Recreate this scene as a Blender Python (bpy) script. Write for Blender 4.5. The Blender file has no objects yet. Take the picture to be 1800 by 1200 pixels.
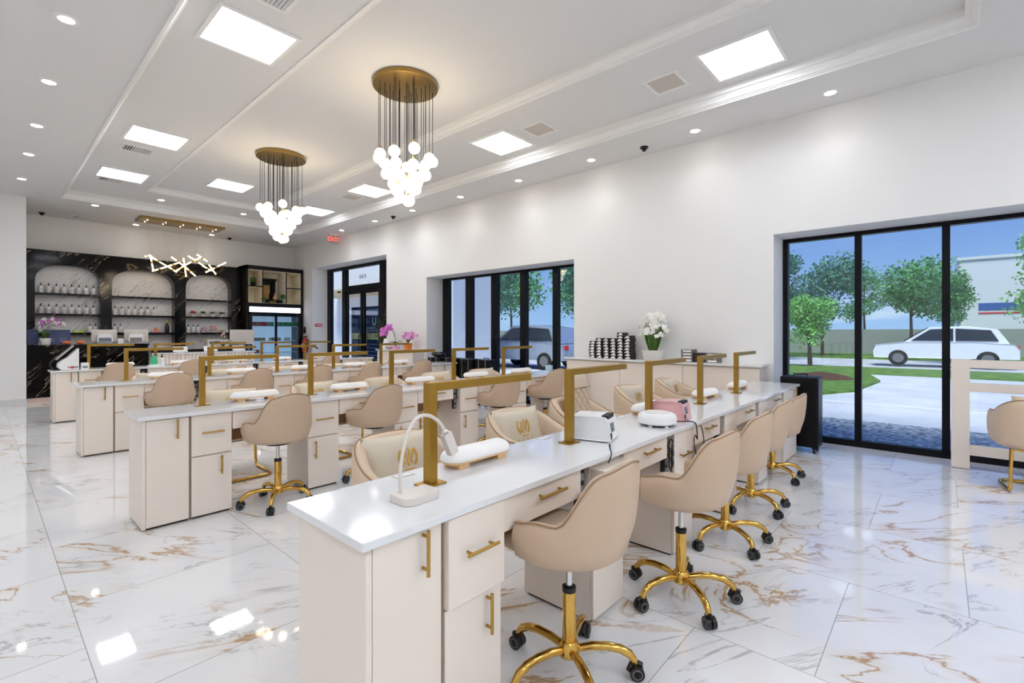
import bpy, math, random
from mathutils import Vector, Matrix
random.seed(7)
PI = math.pi
SC = bpy.context.scene
COL = SC.collection
# ------------------------------------------------------------------ materials
def lin(c):
    return tuple(((v/255.0)/12.92 if v/255.0 <= 0.04045 else ((v/255.0+0.055)/1.055)**2.4) for v in c)
MATS = {}
def P(name, rgb, rough=0.5, metal=0.0, emit=None, es=0.0, var=0.0, vscale=40.0, bump=0.0, coat=0.0, trans=0.0, stretch=None, spec=None):
    m = bpy.data.materials.new(name); m.use_nodes = True
    nt = m.node_tree; b = nt.nodes['Principled BSDF']
    c = lin(rgb)
    b.inputs['Base Color'].default_value = (*c, 1)
    b.inputs['Roughness'].default_value = rough
    b.inputs['Metallic'].default_value = metal
    if spec is not None: b.inputs['Specular IOR Level'].default_value = spec
    if coat: b.inputs['Coat Weight'].default_value = coat; b.inputs['Coat Roughness'].default_value = 0.08
    if trans: b.inputs['Transmission Weight'].default_value = trans
    if emit:
        b.inputs['Emission Color'].default_value = (*lin(emit), 1); b.inputs['Emission Strength'].default_value = es
    if var or bump:
        tc = nt.nodes.new('ShaderNodeTexCoord'); n = nt.nodes.new('ShaderNodeTexNoise')
        mp = nt.nodes.new('ShaderNodeMapping'); mp.inputs['Scale'].default_value = stretch or (1, 1, 1)
        nt.links.new(tc.outputs['Object'], mp.inputs[0]); nt.links.new(mp.outputs[0], n.inputs['Vector'])
        n.inputs['Scale'].default_value = vscale; n.inputs['Detail'].default_value = 3
        if var:
            mx = nt.nodes.new('ShaderNodeMix'); mx.data_type = 'RGBA'
            mx.inputs['A'].default_value = (*[v*(1-var) for v in c], 1); mx.inputs['B'].default_value = (*[min(1, v*(1+var)) for v in c], 1)
            nt.links.new(n.outputs['Fac'], mx.inputs['Factor']); nt.links.new(mx.outputs['Result'], b.inputs['Base Color'])
        if bump:
            bp = nt.nodes.new('ShaderNodeBump'); bp.inputs['Strength'].default_value = bump; bp.inputs['Distance'].default_value = 0.002
            nt.links.new(n.outputs['Fac'], bp.inputs['Height']); nt.links.new(bp.outputs['Normal'], b.inputs['Normal'])
    MATS[name] = m
    return m
class NT:
    """tiny node helper"""
    def __init__(s, m): s.t = m.node_tree
    def n(s, typ, **kw):
        x = s.t.nodes.new(typ)
        for k, v in kw.items(): setattr(x, k, v)
        return x
    def l(s, a, b): s.t.links.new(a, b)
    def math(s, op, a, b=None, c=None):
        x = s.n('ShaderNodeMath', operation=op)
        for i, v in enumerate((a, b, c)):
            if v is None: continue
            if isinstance(v, (int, float)): x.inputs[i].default_value = v
            else: s.l(v, x.inputs[i])
        return x.outputs[0]
    def mrange(s, v, a, b, c, d, smooth=True):
        x = s.n('ShaderNodeMapRange'); x.interpolation_type = 'SMOOTHSTEP' if smooth else 'LINEAR'
        s.l(v, x.inputs[0])
        for i, q in enumerate((a, b, c, d)): x.inputs[i+1].default_value = q
        return x.outputs[0]
    def mix(s, f, a, b):
        x = s.n('ShaderNodeMix', data_type='RGBA')
        if isinstance(f, (int, float)): x.inputs['Factor'].default_value = f
        else: s.l(f, x.inputs['Factor'])
        for k, v in (('A', a), ('B', b)):
            if isinstance(v, tuple): x.inputs[k].default_value = (*v, 1)
            else: s.l(v, x.inputs[k])
        return x.outputs['Result']
    def noise(s, vec, scale, detail=4, rough=0.55, dist=0.0):
        x = s.n('ShaderNodeTexNoise'); s.l(vec, x.inputs['Vector'])
        x.inputs['Scale'].default_value = scale; x.inputs['Detail'].default_value = detail
        x.inputs['Roughness'].default_value = rough; x.inputs['Distortion'].default_value = dist
        return x.outputs['Fac']
    def mapping(s, vec, rot=(0, 0, 0), scale=(1, 1, 1), loc=(0, 0, 0)):
        x = s.n('ShaderNodeMapping'); s.l(vec, x.inputs[0])
        x.inputs['Rotation'].default_value = rot; x.inputs['Location'].default_value = loc
        y = s.n('ShaderNodeMapping'); s.l(x.outputs[0], y.inputs[0]); y.inputs['Scale'].default_value = scale   # turn first, then stretch
        return y.outputs[0]

def glass(name, tint=(235, 245, 250), refl=1.0):
    m = bpy.data.materials.new(name); m.use_nodes = True; nt = m.node_tree
    for n in list(nt.nodes): nt.nodes.remove(n)
    out = nt.nodes.new('ShaderNodeOutputMaterial'); mix = nt.nodes.new('ShaderNodeMixShader')
    tr = nt.nodes.new('ShaderNodeBsdfTransparent'); gl = nt.nodes.new('ShaderNodeBsdfGlossy'); h = NT(m)
    ge = nt.nodes.new('ShaderNodeNewGeometry'); dp = nt.nodes.new('ShaderNodeVectorMath'); dp.operation = 'DOT_PRODUCT'
    nt.links.new(ge.outputs['Incoming'], dp.inputs[0]); nt.links.new(ge.outputs['Normal'], dp.inputs[1])
    fr = h.math('ADD', 0.045, h.math('MULTIPLY', 0.955, h.math('POWER', h.math('SUBTRACT', 1.0, h.math('ABSOLUTE', dp.outputs['Value'])), 5.0)))
    tr.inputs['Color'].default_value = (*lin(tint), 1); gl.inputs['Roughness'].default_value = 0.01
    ml = nt.nodes.new('ShaderNodeMath'); ml.operation = 'MULTIPLY'; ml.inputs[1].default_value = refl
    nt.links.new(fr, ml.inputs[0]); nt.links.new(ml.outputs[0], mix.inputs[0])
    nt.links.new(tr.outputs[0], mix.inputs[1]); nt.links.new(gl.outputs[0], mix.inputs[2]); nt.links.new(mix.outputs[0], out.inputs[0])
    MATS[name] = m; return m

def floor_material():
    m = bpy.data.materials.new('polished_marble_tile'); m.use_nodes = True
    h = NT(m); b = m.node_tree.nodes['Principled BSDF']
    g = h.n('ShaderNodeNewGeometry'); sep = h.n('ShaderNodeSeparateXYZ'); h.l(g.outputs['Position'], sep.inputs[0])
    T = 0.942
    xr = h.math('DIVIDE', h.math('SUBTRACT', sep.outputs[0], 0.305), T)
    row = h.math('FLOOR', xr); fx = h.math('FRACT', xr)
    odd = h.math('MODULO', h.math('ADD', row, 100.0), 2.0)
    yr = h.math('ADD', h.math('DIVIDE', h.math('SUBTRACT', sep.outputs[1], 0.368), T), h.math('MULTIPLY', odd, 0.5))
    cy = h.math('FLOOR', yr); fy = h.math('FRACT', yr)
    def edge(f): return h.math('MINIMUM', f, h.math('SUBTRACT', 1.0, f))
    d = h.math('MINIMUM', edge(fx), edge(fy))
    grout = h.mrange(d, 0.0012, 0.0028, 1.0, 0.0)
    cb = h.n('ShaderNodeCombineXYZ'); h.l(row, cb.inputs[0]); h.l(cy, cb.inputs[1])
    wn = h.n('ShaderNodeTexWhiteNoise', noise_dimensions='3D'); h.l(cb.outputs[0], wn.inputs['Vector'])
    sc = h.n('ShaderNodeVectorMath', operation='SCALE'); h.l(wn.outputs['Color'], sc.inputs[0]); sc.inputs['Scale'].default_value = 6.0
    ad = h.n('ShaderNodeVectorMath', operation='ADD'); h.l(g.outputs['Position'], ad.inputs[0]); h.l(sc.outputs[0], ad.inputs[1])
    vec = h.mapping(ad.outputs[0], rot=(0, 0, 0.85), scale=(0.75, 1.9, 1))
    n1 = h.noise(vec, 0.72, 7, 0.60, 1.5)
    n2 = h.noise(h.mapping(ad.outputs[0], rot=(0, 0, 0.55), scale=(0.7, 2.2, 1), loc=(3, 5, 0)), 1.0, 7, 0.58, 1.2)
    n3 = h.noise(ad.outputs[0], 0.9, 3, 0.5, 0.2)
    n4 = h.noise(h.mapping(ad.outputs[0], loc=(9, 2, 4)), 1.3, 3, 0.5, 0.3)
    v1 = h.math('ABSOLUTE', h.math('SUBTRACT', n1, 0.5)); v2 = h.math('ABSOLUTE', h.math('SUBTRACT', n2, 0.5))
    gold = h.math('MULTIPLY', h.mrange(v1, 0.0, 0.017, 1.0, 0.0), h.mrange(n3, 0.44, 0.57, 0.0, 1.0))
    goldsoft = h.math('MULTIPLY', h.mrange(v1, 0.0, 0.075, 1.0, 0.0), h.mrange(n3, 0.50, 0.66, 0.0, 0.45))
    grey = h.math('MULTIPLY', h.mrange(v2, 0.0, 0.014, 1.0, 0.0), h.mrange(n4, 0.46, 0.60, 0.0, 0.6))
    cloud = h.mrange(n4, 0.35, 0.7, 0.0, 0.5)
    c = h.mix(cloud, lin((240, 240, 241)), lin((222, 223, 226)))
    c = h.mix(grey, c, lin((150, 146, 144)))
    c = h.mix(goldsoft, c, lin((214, 190, 156)))
    c = h.mix(h.math('MULTIPLY', gold, 0.85), c, lin((178, 132, 72)))
    c = h.mix(h.math('MULTIPLY', grout, 0.8), c, lin((150, 148, 142)))
    h.l(c, b.inputs['Base Color'])
    b.inputs['Roughness'].default_value = 0.045; b.inputs['IOR'].default_value = 1.62
    return m
def marble(name, base, vein, rot=0.8, scale=1.6, width=0.016, cover=0.5, rough=0.12, strength=0.9, spec=0.5):
    m = bpy.data.materials.new(name); m.use_nodes = True
    h = NT(m); b = m.node_tree.nodes['Principled BSDF']
    g = h.n('ShaderNodeNewGeometry')
    vec = h.mapping(g.outputs['Position'], rot=(0, rot, 0), scale=(0.42, 1, 3.0))
    n1 = h.noise(vec, scale, 5, 0.55, 0.5); n2 = h.noise(g.outputs['Position'], 1.1, 3, 0.5, 0)
    v = h.math('ABSOLUTE', h.math('SUBTRACT', n1, 0.5))
    f = h.math('MULTIPLY', h.mrange(v, 0, width, strength, 0.0), h.mrange(n2, cover-0.08, cover+0.1, 0.0, 1.0))
    h.l(h.mix(f, lin(base), lin(vein)), b.inputs['Base Color'])
    b.inputs['Roughness'].default_value = rough; b.inputs['Specular IOR Level'].default_value = spec
    MATS[name] = m; return m
def noisy_ground(name, a, c, scale, rough=0.9, detail=5):
    m = bpy.data.materials.new(name); m.use_nodes = True
    h = NT(m); b = m.node_tree.nodes['Principled BSDF']; g = h.n('ShaderNodeNewGeometry')
    n = h.noise(g.outputs['Position'], scale, detail, 0.6)
    h.l(h.mix(h.mrange(n, 0.3, 0.7, 0, 1), lin(a), lin(c)), b.inputs['Base Color']); b.inputs['Roughness'].default_value = rough
    MATS[name] = m; return m

M_floor = floor_material()
M_wall = P('wall_paint', (236, 235, 233), 0.75, bump=0.05, vscale=90)
M_ceil = P('ceiling_paint', (230, 229, 227), 0.85)
M_trim = P('trim_paint', (240, 239, 236), 0.45)
M_cream = P('cream_laminate', (238, 226, 214), 0.38, var=0.015, vscale=3)
M_quartz = P('white_quartz', (230, 231, 232), 0.10, var=0.012, vscale=25, coat=0.2)
M_brown = P('brown_wood_inside', (150, 108, 66), 0.5, var=0.12, vscale=12, stretch=(1, 1, 8))
M_gapshade = P('gap_shade_taupe', (150, 128, 110), 0.5)
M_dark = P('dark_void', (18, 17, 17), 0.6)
M_tan = P('tan_leather', (200, 175, 149), 0.42, var=0.03, vscale=25, bump=0.08)
M_tanpipe = P('tan_piping', (160, 128, 98), 0.5)
M_cushion = P('beige_leather_cushion', (214, 194, 168), 0.45, var=0.03, vscale=20, bump=0.08)
M_tub = P('cream_tan_leather', (214, 190, 164), 0.42, var=0.03, vscale=25, bump=0.06)
M_pillow = P('champagne_satin', (214, 202, 180), 0.42, var=0.03, vscale=60)
M_emblem = P('gold_embroidery', (216, 164, 66), 0.4, metal=0.2)
M_goldbr = P('brushed_gold', (172, 136, 62), 0.36, metal=1.0, var=0.06, vscale=30, stretch=(1, 1, 30))
M_brass = P('brass_handle', (188, 150, 74), 0.33, metal=1.0)
M_gold = P('polished_gold', (216, 174, 90), 0.09, metal=1.0)
M_canopy = P('antique_brass', (164, 134, 80), 0.35, metal=1.0, var=0.08, vscale=18)
M_chrome = P('chrome', (210, 212, 214), 0.12, metal=1.0)
M_black = P('black_plastic', (16, 16, 17), 0.4)
M_blackgl = P('black_gloss', (10, 10, 12), 0.12)
M_greyp = P('grey_plastic', (120, 120, 122), 0.45)
M_frame = P('black_aluminium', (7, 8, 12), 0.4, spec=0.2)
M_white = P('white_plastic', (240, 240, 240), 0.3)
M_whitem = P('matte_white_ceramic', (238, 236, 230), 0.35)
M_leatherw = P('white_leather', (246, 243, 240), 0.45, bump=0.05, vscale=60)
M_pine = P('pale_pine', (226, 186, 136), 0.5, var=0.08, vscale=14, stretch=(1, 8, 8))
M_pink = P('pink_gloss', (236, 180, 180), 0.22, coat=0.3)
M_greylt = P('pale_grey_plastic', (224, 216, 208), 0.4)
M_case = P('black_case_shell', (6, 7, 10), 0.36, spec=0.25, bump=0.10, vscale=60, stretch=(1, 1, 6))
M_blackmarble = marble('black_marble', (7, 6, 7), (206, 186, 160), 0.80, 1.5, 0.010, 0.5, 0.08, 0.8, 0.22)
M_whitemarble = marble('white_marble_panel', (240, 237, 235), (128, 122, 118), 0.85, 2.2, 0.012, 0.42, 0.25, 0.8)
M_darkwood = P('dark_lacquer', (20, 14, 13), 0.3, spec=0.25)
M_leaf = P('green_leaf', (74, 112, 44), 0.4, var=0.3, vscale=8)
M_leafd = P('dark_green_leaf', (44, 74, 34), 0.4, var=0.3, vscale=8)
M_stem = P('green_brown_stem', (88, 84, 46), 0.6)
M_petalw = P('white_petal', (248, 246, 240), 0.5)
M_petalp = P('magenta_petal', (214, 120, 206), 0.5, var=0.25, vscale=25)
M_petall = P('pale_pink_petal', (232, 176, 210), 0.5, var=0.2, vscale=25)
M_terra = P('orange_terracotta', (226, 128, 46), 0.5)
M_orange = P('orange_wax', (238, 128, 76), 0.5, var=0.15)
M_red = P('red_enamel', (206, 30, 34), 0.3)
M_redsign = P('red_sign', (214, 48, 52), 0.4)
M_green = P('green_glass', (70, 190, 140), 0.15)
M_blue = P('navy_print', (28, 42, 98), 0.35, var=0.3, vscale=14)
M_gold_txt = P('gold_print', (250, 236, 176), 0.5)
M_white_txt = P('white_print', (232, 234, 240), 0.5)
M_screen = P('dark_screen', (22, 24, 30), 0.12)
M_screeng = P('grey_screen', (110, 116, 130), 0.15)
M_paper = P('white_paper', (240, 238, 234), 0.7)
M_tanbox = P('kraft_tan_box', (196, 170, 132), 0.7)
M_grille = P('grey_grille', (206, 197, 188), 0.7, var=0.1, vscale=200)
M_cable = P('black_cable', (14, 14, 14), 0.5)
M_panel = P('light_panel_diffuser', (250, 250, 252), 0.5, emit=(240, 246, 255), es=8.2)
M_down = P('downlight_lens', (255, 250, 240), 0.5, emit=(255, 249, 240), es=14.0)
M_globe = P('glowing_globe', (255, 246, 226), 0.3, emit=(255, 236, 206), es=4.0)
M_stick = P('glowing_glass_rod', (255, 226, 170), 0.3, emit=(255, 214, 150), es=4.0)
M_fridgelt = P('fridge_header_light', (235, 238, 255), 0.4, emit=(226, 230, 255), es=1.2)
M_fridgein = P('fridge_inside_glow', (200, 214, 230), 0.5, emit=(190, 210, 235), es=0.30)  # glow put into the back wall in place of the fridge's inside lamp
M_exit = P('lit_red_letters', (255, 60, 50), 0.4, emit=(255, 70, 60), es=1.5)
M_acrylic = glass('clear_acrylic', (245, 240, 235), 1.0)
M_glass = glass('window_glass', (232, 242, 244), 1.0)
M_fglass = glass('fridge_glass', (225, 238, 245), 1.0)
M_concrete = noisy_ground('concrete_paving', (222, 222, 224), (198, 200, 204), 0.8)
M_asphalt = noisy_ground('pale_road', (205, 206, 210), (180, 182, 186), 1.0)
M_grass = noisy_ground('lawn_grass', (120, 150, 62), (66, 110, 36), 3.0)
M_gravel = noisy_ground('river_gravel', (70, 84, 92), (206, 214, 216), 13.0, 0.8, 2)
M_mulch = P('brown_mulch', (94, 66, 50), 0.95, var=0.3, vscale=20)
M_bark = P('tree_bark', (92, 78, 66), 0.9, var=0.3, vscale=12)
M_tree1 = P('tree_foliage_mid', (92, 158, 92), 0.6, var=0.35, vscale=1.2)
M_tree2 = P('tree_foliage_light', (130, 190, 100), 0.6, var=0.4, vscale=1.2)
M_tree3 = P('tree_foliage_blue', (84, 140, 116), 0.6, var=0.4, vscale=1.2)
M_bldg = P('white_stucco', (226, 228, 232), 0.85, var=0.03, vscale=2)
M_bluestripe = P('blue_stripe_paint', (40, 92, 170), 0.5)
M_carw = P('white_car_paint', (236, 238, 242), 0.15, coat=0.5)
M_carr = P('red_car_paint', (190, 50, 80), 0.15, coat=0.5)
M_cars = P('silver_car_paint', (176, 186, 200), 0.2, metal=0.4)
M_carglass = P('dark_car_glass', (30, 40, 52), 0.08)
M_tyre = P('rubber_tyre', (22, 22, 23), 0.8)

# ------------------------------------------------------------------ mesh builder
class MB:
    def __init__(s): s.v = []; s.f = []
    def add(s, vs, fs):
        o = len(s.v); s.v += [tuple(p) for p in vs]; s.f += [tuple(i+o for i in f) for f in fs]; return s
    def box(s, x0, y0, z0, x1, y1, z1):
        return s.add([(x0,y0,z0),(x1,y0,z0),(x1,y1,z0),(x0,y1,z0),(x0,y0,z1),(x1,y0,z1),(x1,y1,z1),(x0,y1,z1)],
                     [(0,3,2,1),(4,5,6,7),(0,1,5,4),(1,2,6,5),(2,3,7,6),(3,0,4,7)])
    def obox(s, c, half, M):
        vs = []
        for z in (-1, 1):
            for x, y in ((-1,-1),(1,-1),(1,1),(-1,1)):
                vs.append(Vector(c) + M @ Vector((x*half[0], y*half[1], z*half[2])))
        return s.add(vs, [(0,3,2,1),(4,5,6,7),(0,1,5,4),(1,2,6,5),(2,3,7,6),(3,0,4,7)])
    def lathe(s, prof, c=(0,0,0), seg=24, axis='z', cap=True):
        n = len(prof); vs = []
        for r, z in prof:
            for i in range(seg):
                a = 2*PI*i/seg; p = (r*math.cos(a), r*math.sin(a), z)
                if axis == 'x': p = (p[2], p[0], p[1])
                elif axis == 'y': p = (p[1], p[2], p[0])
                vs.append((c[0]+p[0], c[1]+p[1], c[2]+p[2]))
        fs = []
        for k in range(n-1):
            for i in range(seg):
                j = (i+1) % seg; fs.append((k*seg+i, k*seg+j, (k+1)*seg+j, (k+1)*seg+i))
        if cap:
            fs.append(tuple(reversed(range(seg)))); fs.append(tuple((n-1)*seg+i for i in range(seg)))
        return s.add(vs, fs)
    def cyl(s, p0, p1, r0, r1=None, seg=12): return s.tube([p0, p1], [r0, r0 if r1 is None else r1], seg)
    def tube(s, pts, r, seg=8, closed=False, cap=True, sx=1.0, sy=1.0):
        pts = [Vector(p) for p in pts]; n = len(pts)
        if not isinstance(r, (list, tuple)): r = [r]*n
        vs = []; ref = None
        for i in range(n):
            if closed: d = pts[(i+1) % n]-pts[i-1]
            else: d = pts[min(i+1, n-1)]-pts[max(i-1, 0)]
            if d.length < 1e-9: d = Vector((0,0,1))
            d.normalize()
            if ref is None:
                ref = Vector((0,0,1)) if abs(d.z) < 0.9 else Vector((1,0,0))
            a = d.cross(ref)
            if a.length < 1e-6: a = d.cross(Vector((0,1,0)))
            a.normalize(); b = d.cross(a).normalized() if True else None
            ref = a.cross(d).normalized()
            for k in range(seg):
                t = 2*PI*k/seg
                vs.append(pts[i] + a*math.cos(t)*r[i]*sx + b*math.sin(t)*r[i]*sy)
        fs = []
        m = n if closed else n-1
        for i in range(m):
            j = (i+1) % n
            for k in range(seg):
                q = (k+1) % seg; fs.append((i*seg+k, i*seg+q, j*seg+q, j*seg+k))
        if cap and not closed:
            fs.append(tuple(reversed(range(seg)))); fs.append(tuple((n-1)*seg+k for k in range(seg)))
        return s.add(vs, fs)
    def sphere(s, c, r, seg=14, rings=8, sq=(1,1,1)):
        prof = []
        vs = [(c[0], c[1], c[2]-r*sq[2])]
        for j in range(1, rings):
            a = -PI/2+PI*j/rings
            for i in range(seg):
                t = 2*PI*i/seg; vs.append((c[0]+r*sq[0]*math.cos(a)*math.cos(t), c[1]+r*sq[1]*math.cos(a)*math.sin(t), c[2]+r*sq[2]*math.sin(a)))
        vs.append((c[0], c[1], c[2]+r*sq[2])); fs = []
        for i in range(seg): fs.append((0, 1+(i+1) % seg, 1+i))
        for j in range(rings-2):
            for i in range(seg):
                q = (i+1) % seg; fs.append((1+j*seg+i, 1+j*seg+q, 1+(j+1)*seg+q, 1+(j+1)*seg+i))
        L = len(vs)-1
        for i in range(seg): fs.append((L, 1+(rings-2)*seg+i, 1+(rings-2)*seg+(i+1) % seg))
        return s.add(vs, fs)
    def loft(s, rings, closed=True, cap=True):
        n = len(rings[0]); vs = [p for r in rings for p in r]; fs = []
        for i in range(len(rings)-1):
            for k in range(n if closed else n-1):
                q = (k+1) % n; fs.append((i*n+k, i*n+q, (i+1)*n+q, (i+1)*n+k))
        if cap:
            fs.append(tuple(reversed(range(n)))); fs.append(tuple((len(rings)-1)*n+k for k in range(n)))
        return s.add(vs, fs)
    def prism(s, poly, lo, hi, axis='z'):
        def mk(p, t):
            if axis == 'z': return (p[0], p[1], t)
            if axis == 'y': return (p[0], t, p[1])
            return (t, p[0], p[1])
        return s.loft([[mk(p, lo) for p in poly], [mk(p, hi) for p in poly]])
    def xform(s, M): s.v = [tuple(M @ Vector(p)) for p in s.v]; return s
    def mesh(s, name, mat, smooth=None):
        me = bpy.data.meshes.new(name); me.from_pydata(s.v, [], s.f); me.materials.append(mat)
        import bmesh
        bm = bmesh.new(); bm.from_mesh(me); bmesh.ops.recalc_face_normals(bm, faces=bm.faces); bm.to_mesh(me); bm.free()
        if smooth is not None:
            me.polygons.foreach_set('use_smooth', [True]*len(me.polygons)); me.set_sharp_from_angle(angle=math.radians(smooth))
        me.update(); return me
    def obj(s, name, mat, parent=None, smooth=None, bevel=0, segs=2, loc=None, rot=None, sub=0):
        o = bpy.data.objects.new(name, s.mesh(name, mat, smooth)); COL.objects.link(o)
        if parent is not None: o.parent = parent
        if loc: o.location = loc
        if rot: o.rotation_euler = rot
        if bevel:
            b = o.modifiers.new('Bevel', 'BEVEL'); b.width = bevel; b.segments = segs; b.limit_method = 'ANGLE'; b.angle_limit = math.radians(40)
        if sub:
            u = o.modifiers.new('Subdivision', 'SUBSURF'); u.levels = sub; u.render_levels = sub
        return o
def tag(o, label=None, cat=None, group=None, kind=None):
    if label: o['label'] = label
    if cat: o['category'] = cat
    if group: o['group'] = group
    if kind: o['kind'] = kind
    return o
def thing(name, label, cat, loc=(0,0,0), rz=0, group=None):
    o = bpy.data.objects.new(name, None); COL.objects.link(o); o.location = loc; o.rotation_euler = (0,0,rz); o.empty_display_size = 0.1
    return tag(o, label, cat, group)
def kids(o): return [c for c in bpy.data.objects if c.parent == o]
CH = {}
def proto_index(root):
    CH[root.name] = [(c, kids(c)) for c in kids(root)]
def dup(root, loc, rz=0, label=None, group=None):
    r = root.copy(); COL.objects.link(r); r.location = loc; r.rotation_euler = (0, 0, rz)
    if label: r['label'] = label
    if group: r['group'] = group
    for c, gs in CH[root.name]:
        d = c.copy(); COL.objects.link(d); d.parent = r
        for g in gs:
            e = g.copy(); COL.objects.link(e); e.parent = d
    return r
def struct(o): o['kind'] = 'structure'; return o
ORD = ['first','second','third','fourth','fifth','sixth','seventh','eighth','ninth','tenth','eleventh']
def text_mesh(txt, size, mat, name='lettering', extrude=0.001, mirror=False):
    cu = bpy.data.curves.new('txt', 'FONT'); cu.body = txt; cu.size = size; cu.align_x = 'CENTER'; cu.align_y = 'CENTER'; cu.extrude = extrude
    to = bpy.data.objects.new('txt', cu); COL.objects.link(to)
    bpy.context.view_layer.update()
    dg = bpy.context.evaluated_depsgraph_get(); me = bpy.data.meshes.new_from_object(to.evaluated_get(dg))
    bpy.data.objects.remove(to); bpy.data.curves.remove(cu)
    me.name = name; me.materials.clear(); me.materials.append(mat)
    if mirror: me.transform(Matrix.Scale(-1, 4, (1,0,0)))
    return me
def link_mesh(name, me, parent, loc=(0,0,0), rot=(0,0,0)):
    o = bpy.data.objects.new(name, me); COL.objects.link(o); o.parent = parent; o.location = loc; o.rotation_euler = rot; return o

# ------------------------------------------------------------------ room shell
XW, YB, ZS, Z1, Z2 = 6.45, 14.75, 3.92, 4.07, 4.16
XL, YF = -3.2, -3.2
XG = 6.90          # inner face of window frames
WH = 2.54          # window head
W1 = (-2.4, 1.51); W2 = (4.43, 8.26); DR = (9.78, 13.55); DH = 3.20
floor = MB().box(XL-.1, YF-.1, -0.12, 7.02, YB+.2, 0).obj('floor', M_floor); struct(floor)
def wall_right():
    b = MB(); x0, x1 = XW, 7.02
    segs = [(YF, W1[0]), (W1[1], W2[0]), (W2[1], DR[0]), (DR[1], YB+.2)]
    for a, c in segs: b.box(x0, a, 0, x1, c, 4.4)
    b.box(x0, W1[0], WH, x1, W1[1], 4.4); b.box(x0, W2[0], WH, x1, W2[1], 4.4); b.box(x0, DR[0], DH, x1, DR[1], 4.4)
    return b
struct(wall_right().obj('wall_right', M_wall))
struct(MB().box(0.45, YB, 0, XW+.01, YB+.2, 4.4).obj('wall_back', M_wall))
wl = MB().box(XL, 12.92, 0, 0.60, YB+.2, 4.4); struct(wl.obj('wall_left', M_wall))
struct(MB().box(XL-.2, YF, 0, XL, 12.93, 4.4).obj('wall_side', M_wall))
struct(MB().box(XL-.2, YF-.2, 0, 7.02, YF, 4.4).obj('wall_front', M_wall))
struct(MB().box(XL, 12.905, 0, 0.612, 12.92, 0.09).obj('baseboard_left', P('marble_baseboard', (214, 214, 214), 0.2)))
# ceiling with stepped trays
OUT = (1.03, -0.24, 5.60, 12.46); ofs = 0.09
IN_ = (2.145, 0.85, 4.33, 11.37); ofs2 = 0.10
def rect(r, o, z): return [(r[0]+o, r[1]+o, z), (r[2]-o, r[1]+o, z), (r[2]-o, r[3]-o, z), (r[0]+o, r[3]-o, z)]
c = MB()
def frame_plane(b, ox0, oy0, ox1, oy1, r, z):
    v = [(ox0,oy0,z),(ox1,oy0,z),(ox1,oy1,z),(ox0,oy1,z)] + [(r[0],r[1],z),(r[2],r[1],z),(r[2],r[3],z),(r[0],r[3],z)]
    b.add(v, [(0,1,5,4),(1,2,6,5),(2,3,7,6),(3,0,4,7)])
frame_plane(c, XL, YF, XW+.3, YB+.1, OUT, ZS)
i1 = rect(OUT, ofs, Z1); frame_plane(c, i1[0][0], i1[0][1], i1[2][0], i1[2][1], IN_, Z1)
i2 = rect(IN_, ofs2, Z2); c.add(i2, [(0,1,2,3)])
ce = c.obj('ceiling', M_ceil); struct(ce)
t = MB(); t.loft([rect(OUT, o, z) for o, z in ((0,ZS),(0,ZS-.012),(.012,ZS-.012),(.014,ZS+.004),(.026,ZS+.006),(.028,ZS+.018),(.042,ZS+.02),(.05,ZS+.045),(.075,ZS+.075),(.09,ZS+.08),(.09,Z1))], cap=False)
struct(t.obj('trim_1', M_trim))
t = MB(); t.loft([rect(IN_, o, z) for o, z in ((0,Z1),(0,Z1-.01),(.012,Z1-.01),(.014,Z1+.004),(.05,Z1+.012),(.055,Z1+.02),(.085,Z1+.045),(.10,Z1+.05),(.10,Z2))], cap=False)
struct(t.obj('trim_2', M_trim))
struct(MB().box(XL-.3, YF-.3, 4.4, 7.1, YB+.3, 4.6).obj('roof', M_wall))

# ------------------------------------------------------------------ windows and door
def window(name, y0, y1, bars, zh, sill=0.075):
    root = bpy.data.objects.new(name, None); COL.objects.link(root); root.location = (XG, (y0+y1)/2, 0); struct(root)
    oy = (y0+y1)/2
    fr = MB(); d = 0.10
    fr.box(0, y0-oy, 0, d, y1-oy, sill); fr.box(0, y0-oy, zh-.045, d, y1-oy, zh)
    for a, b in bars: fr.box(-.004, a-oy, sill, d, b-oy, zh-.045)
    f = fr.obj('window_frame', M_frame, root, bevel=.004)
    edges = sorted(bars)
    for (a0, a1), (b0, b1) in zip(edges[:-1], edges[1:]):
        MB().box(.045, a1-oy, sill, .055, b0-oy, zh-.045).obj('pane', M_glass, root)
    return root
window('window_1', W1[0], W1[1], [(W1[0], W1[0]+.06), (-1.56, -1.50), (-.82,-.755), (-.078,-.012), (.69,.755), (1.452,1.51)], WH)
window('window_2', W2[0], W2[1], [(W2[0], W2[0]+.06), (5.095,5.205), (5.84,5.98), (6.60,6.755), (7.33,7.515), (8.075,8.26)], WH)
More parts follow.
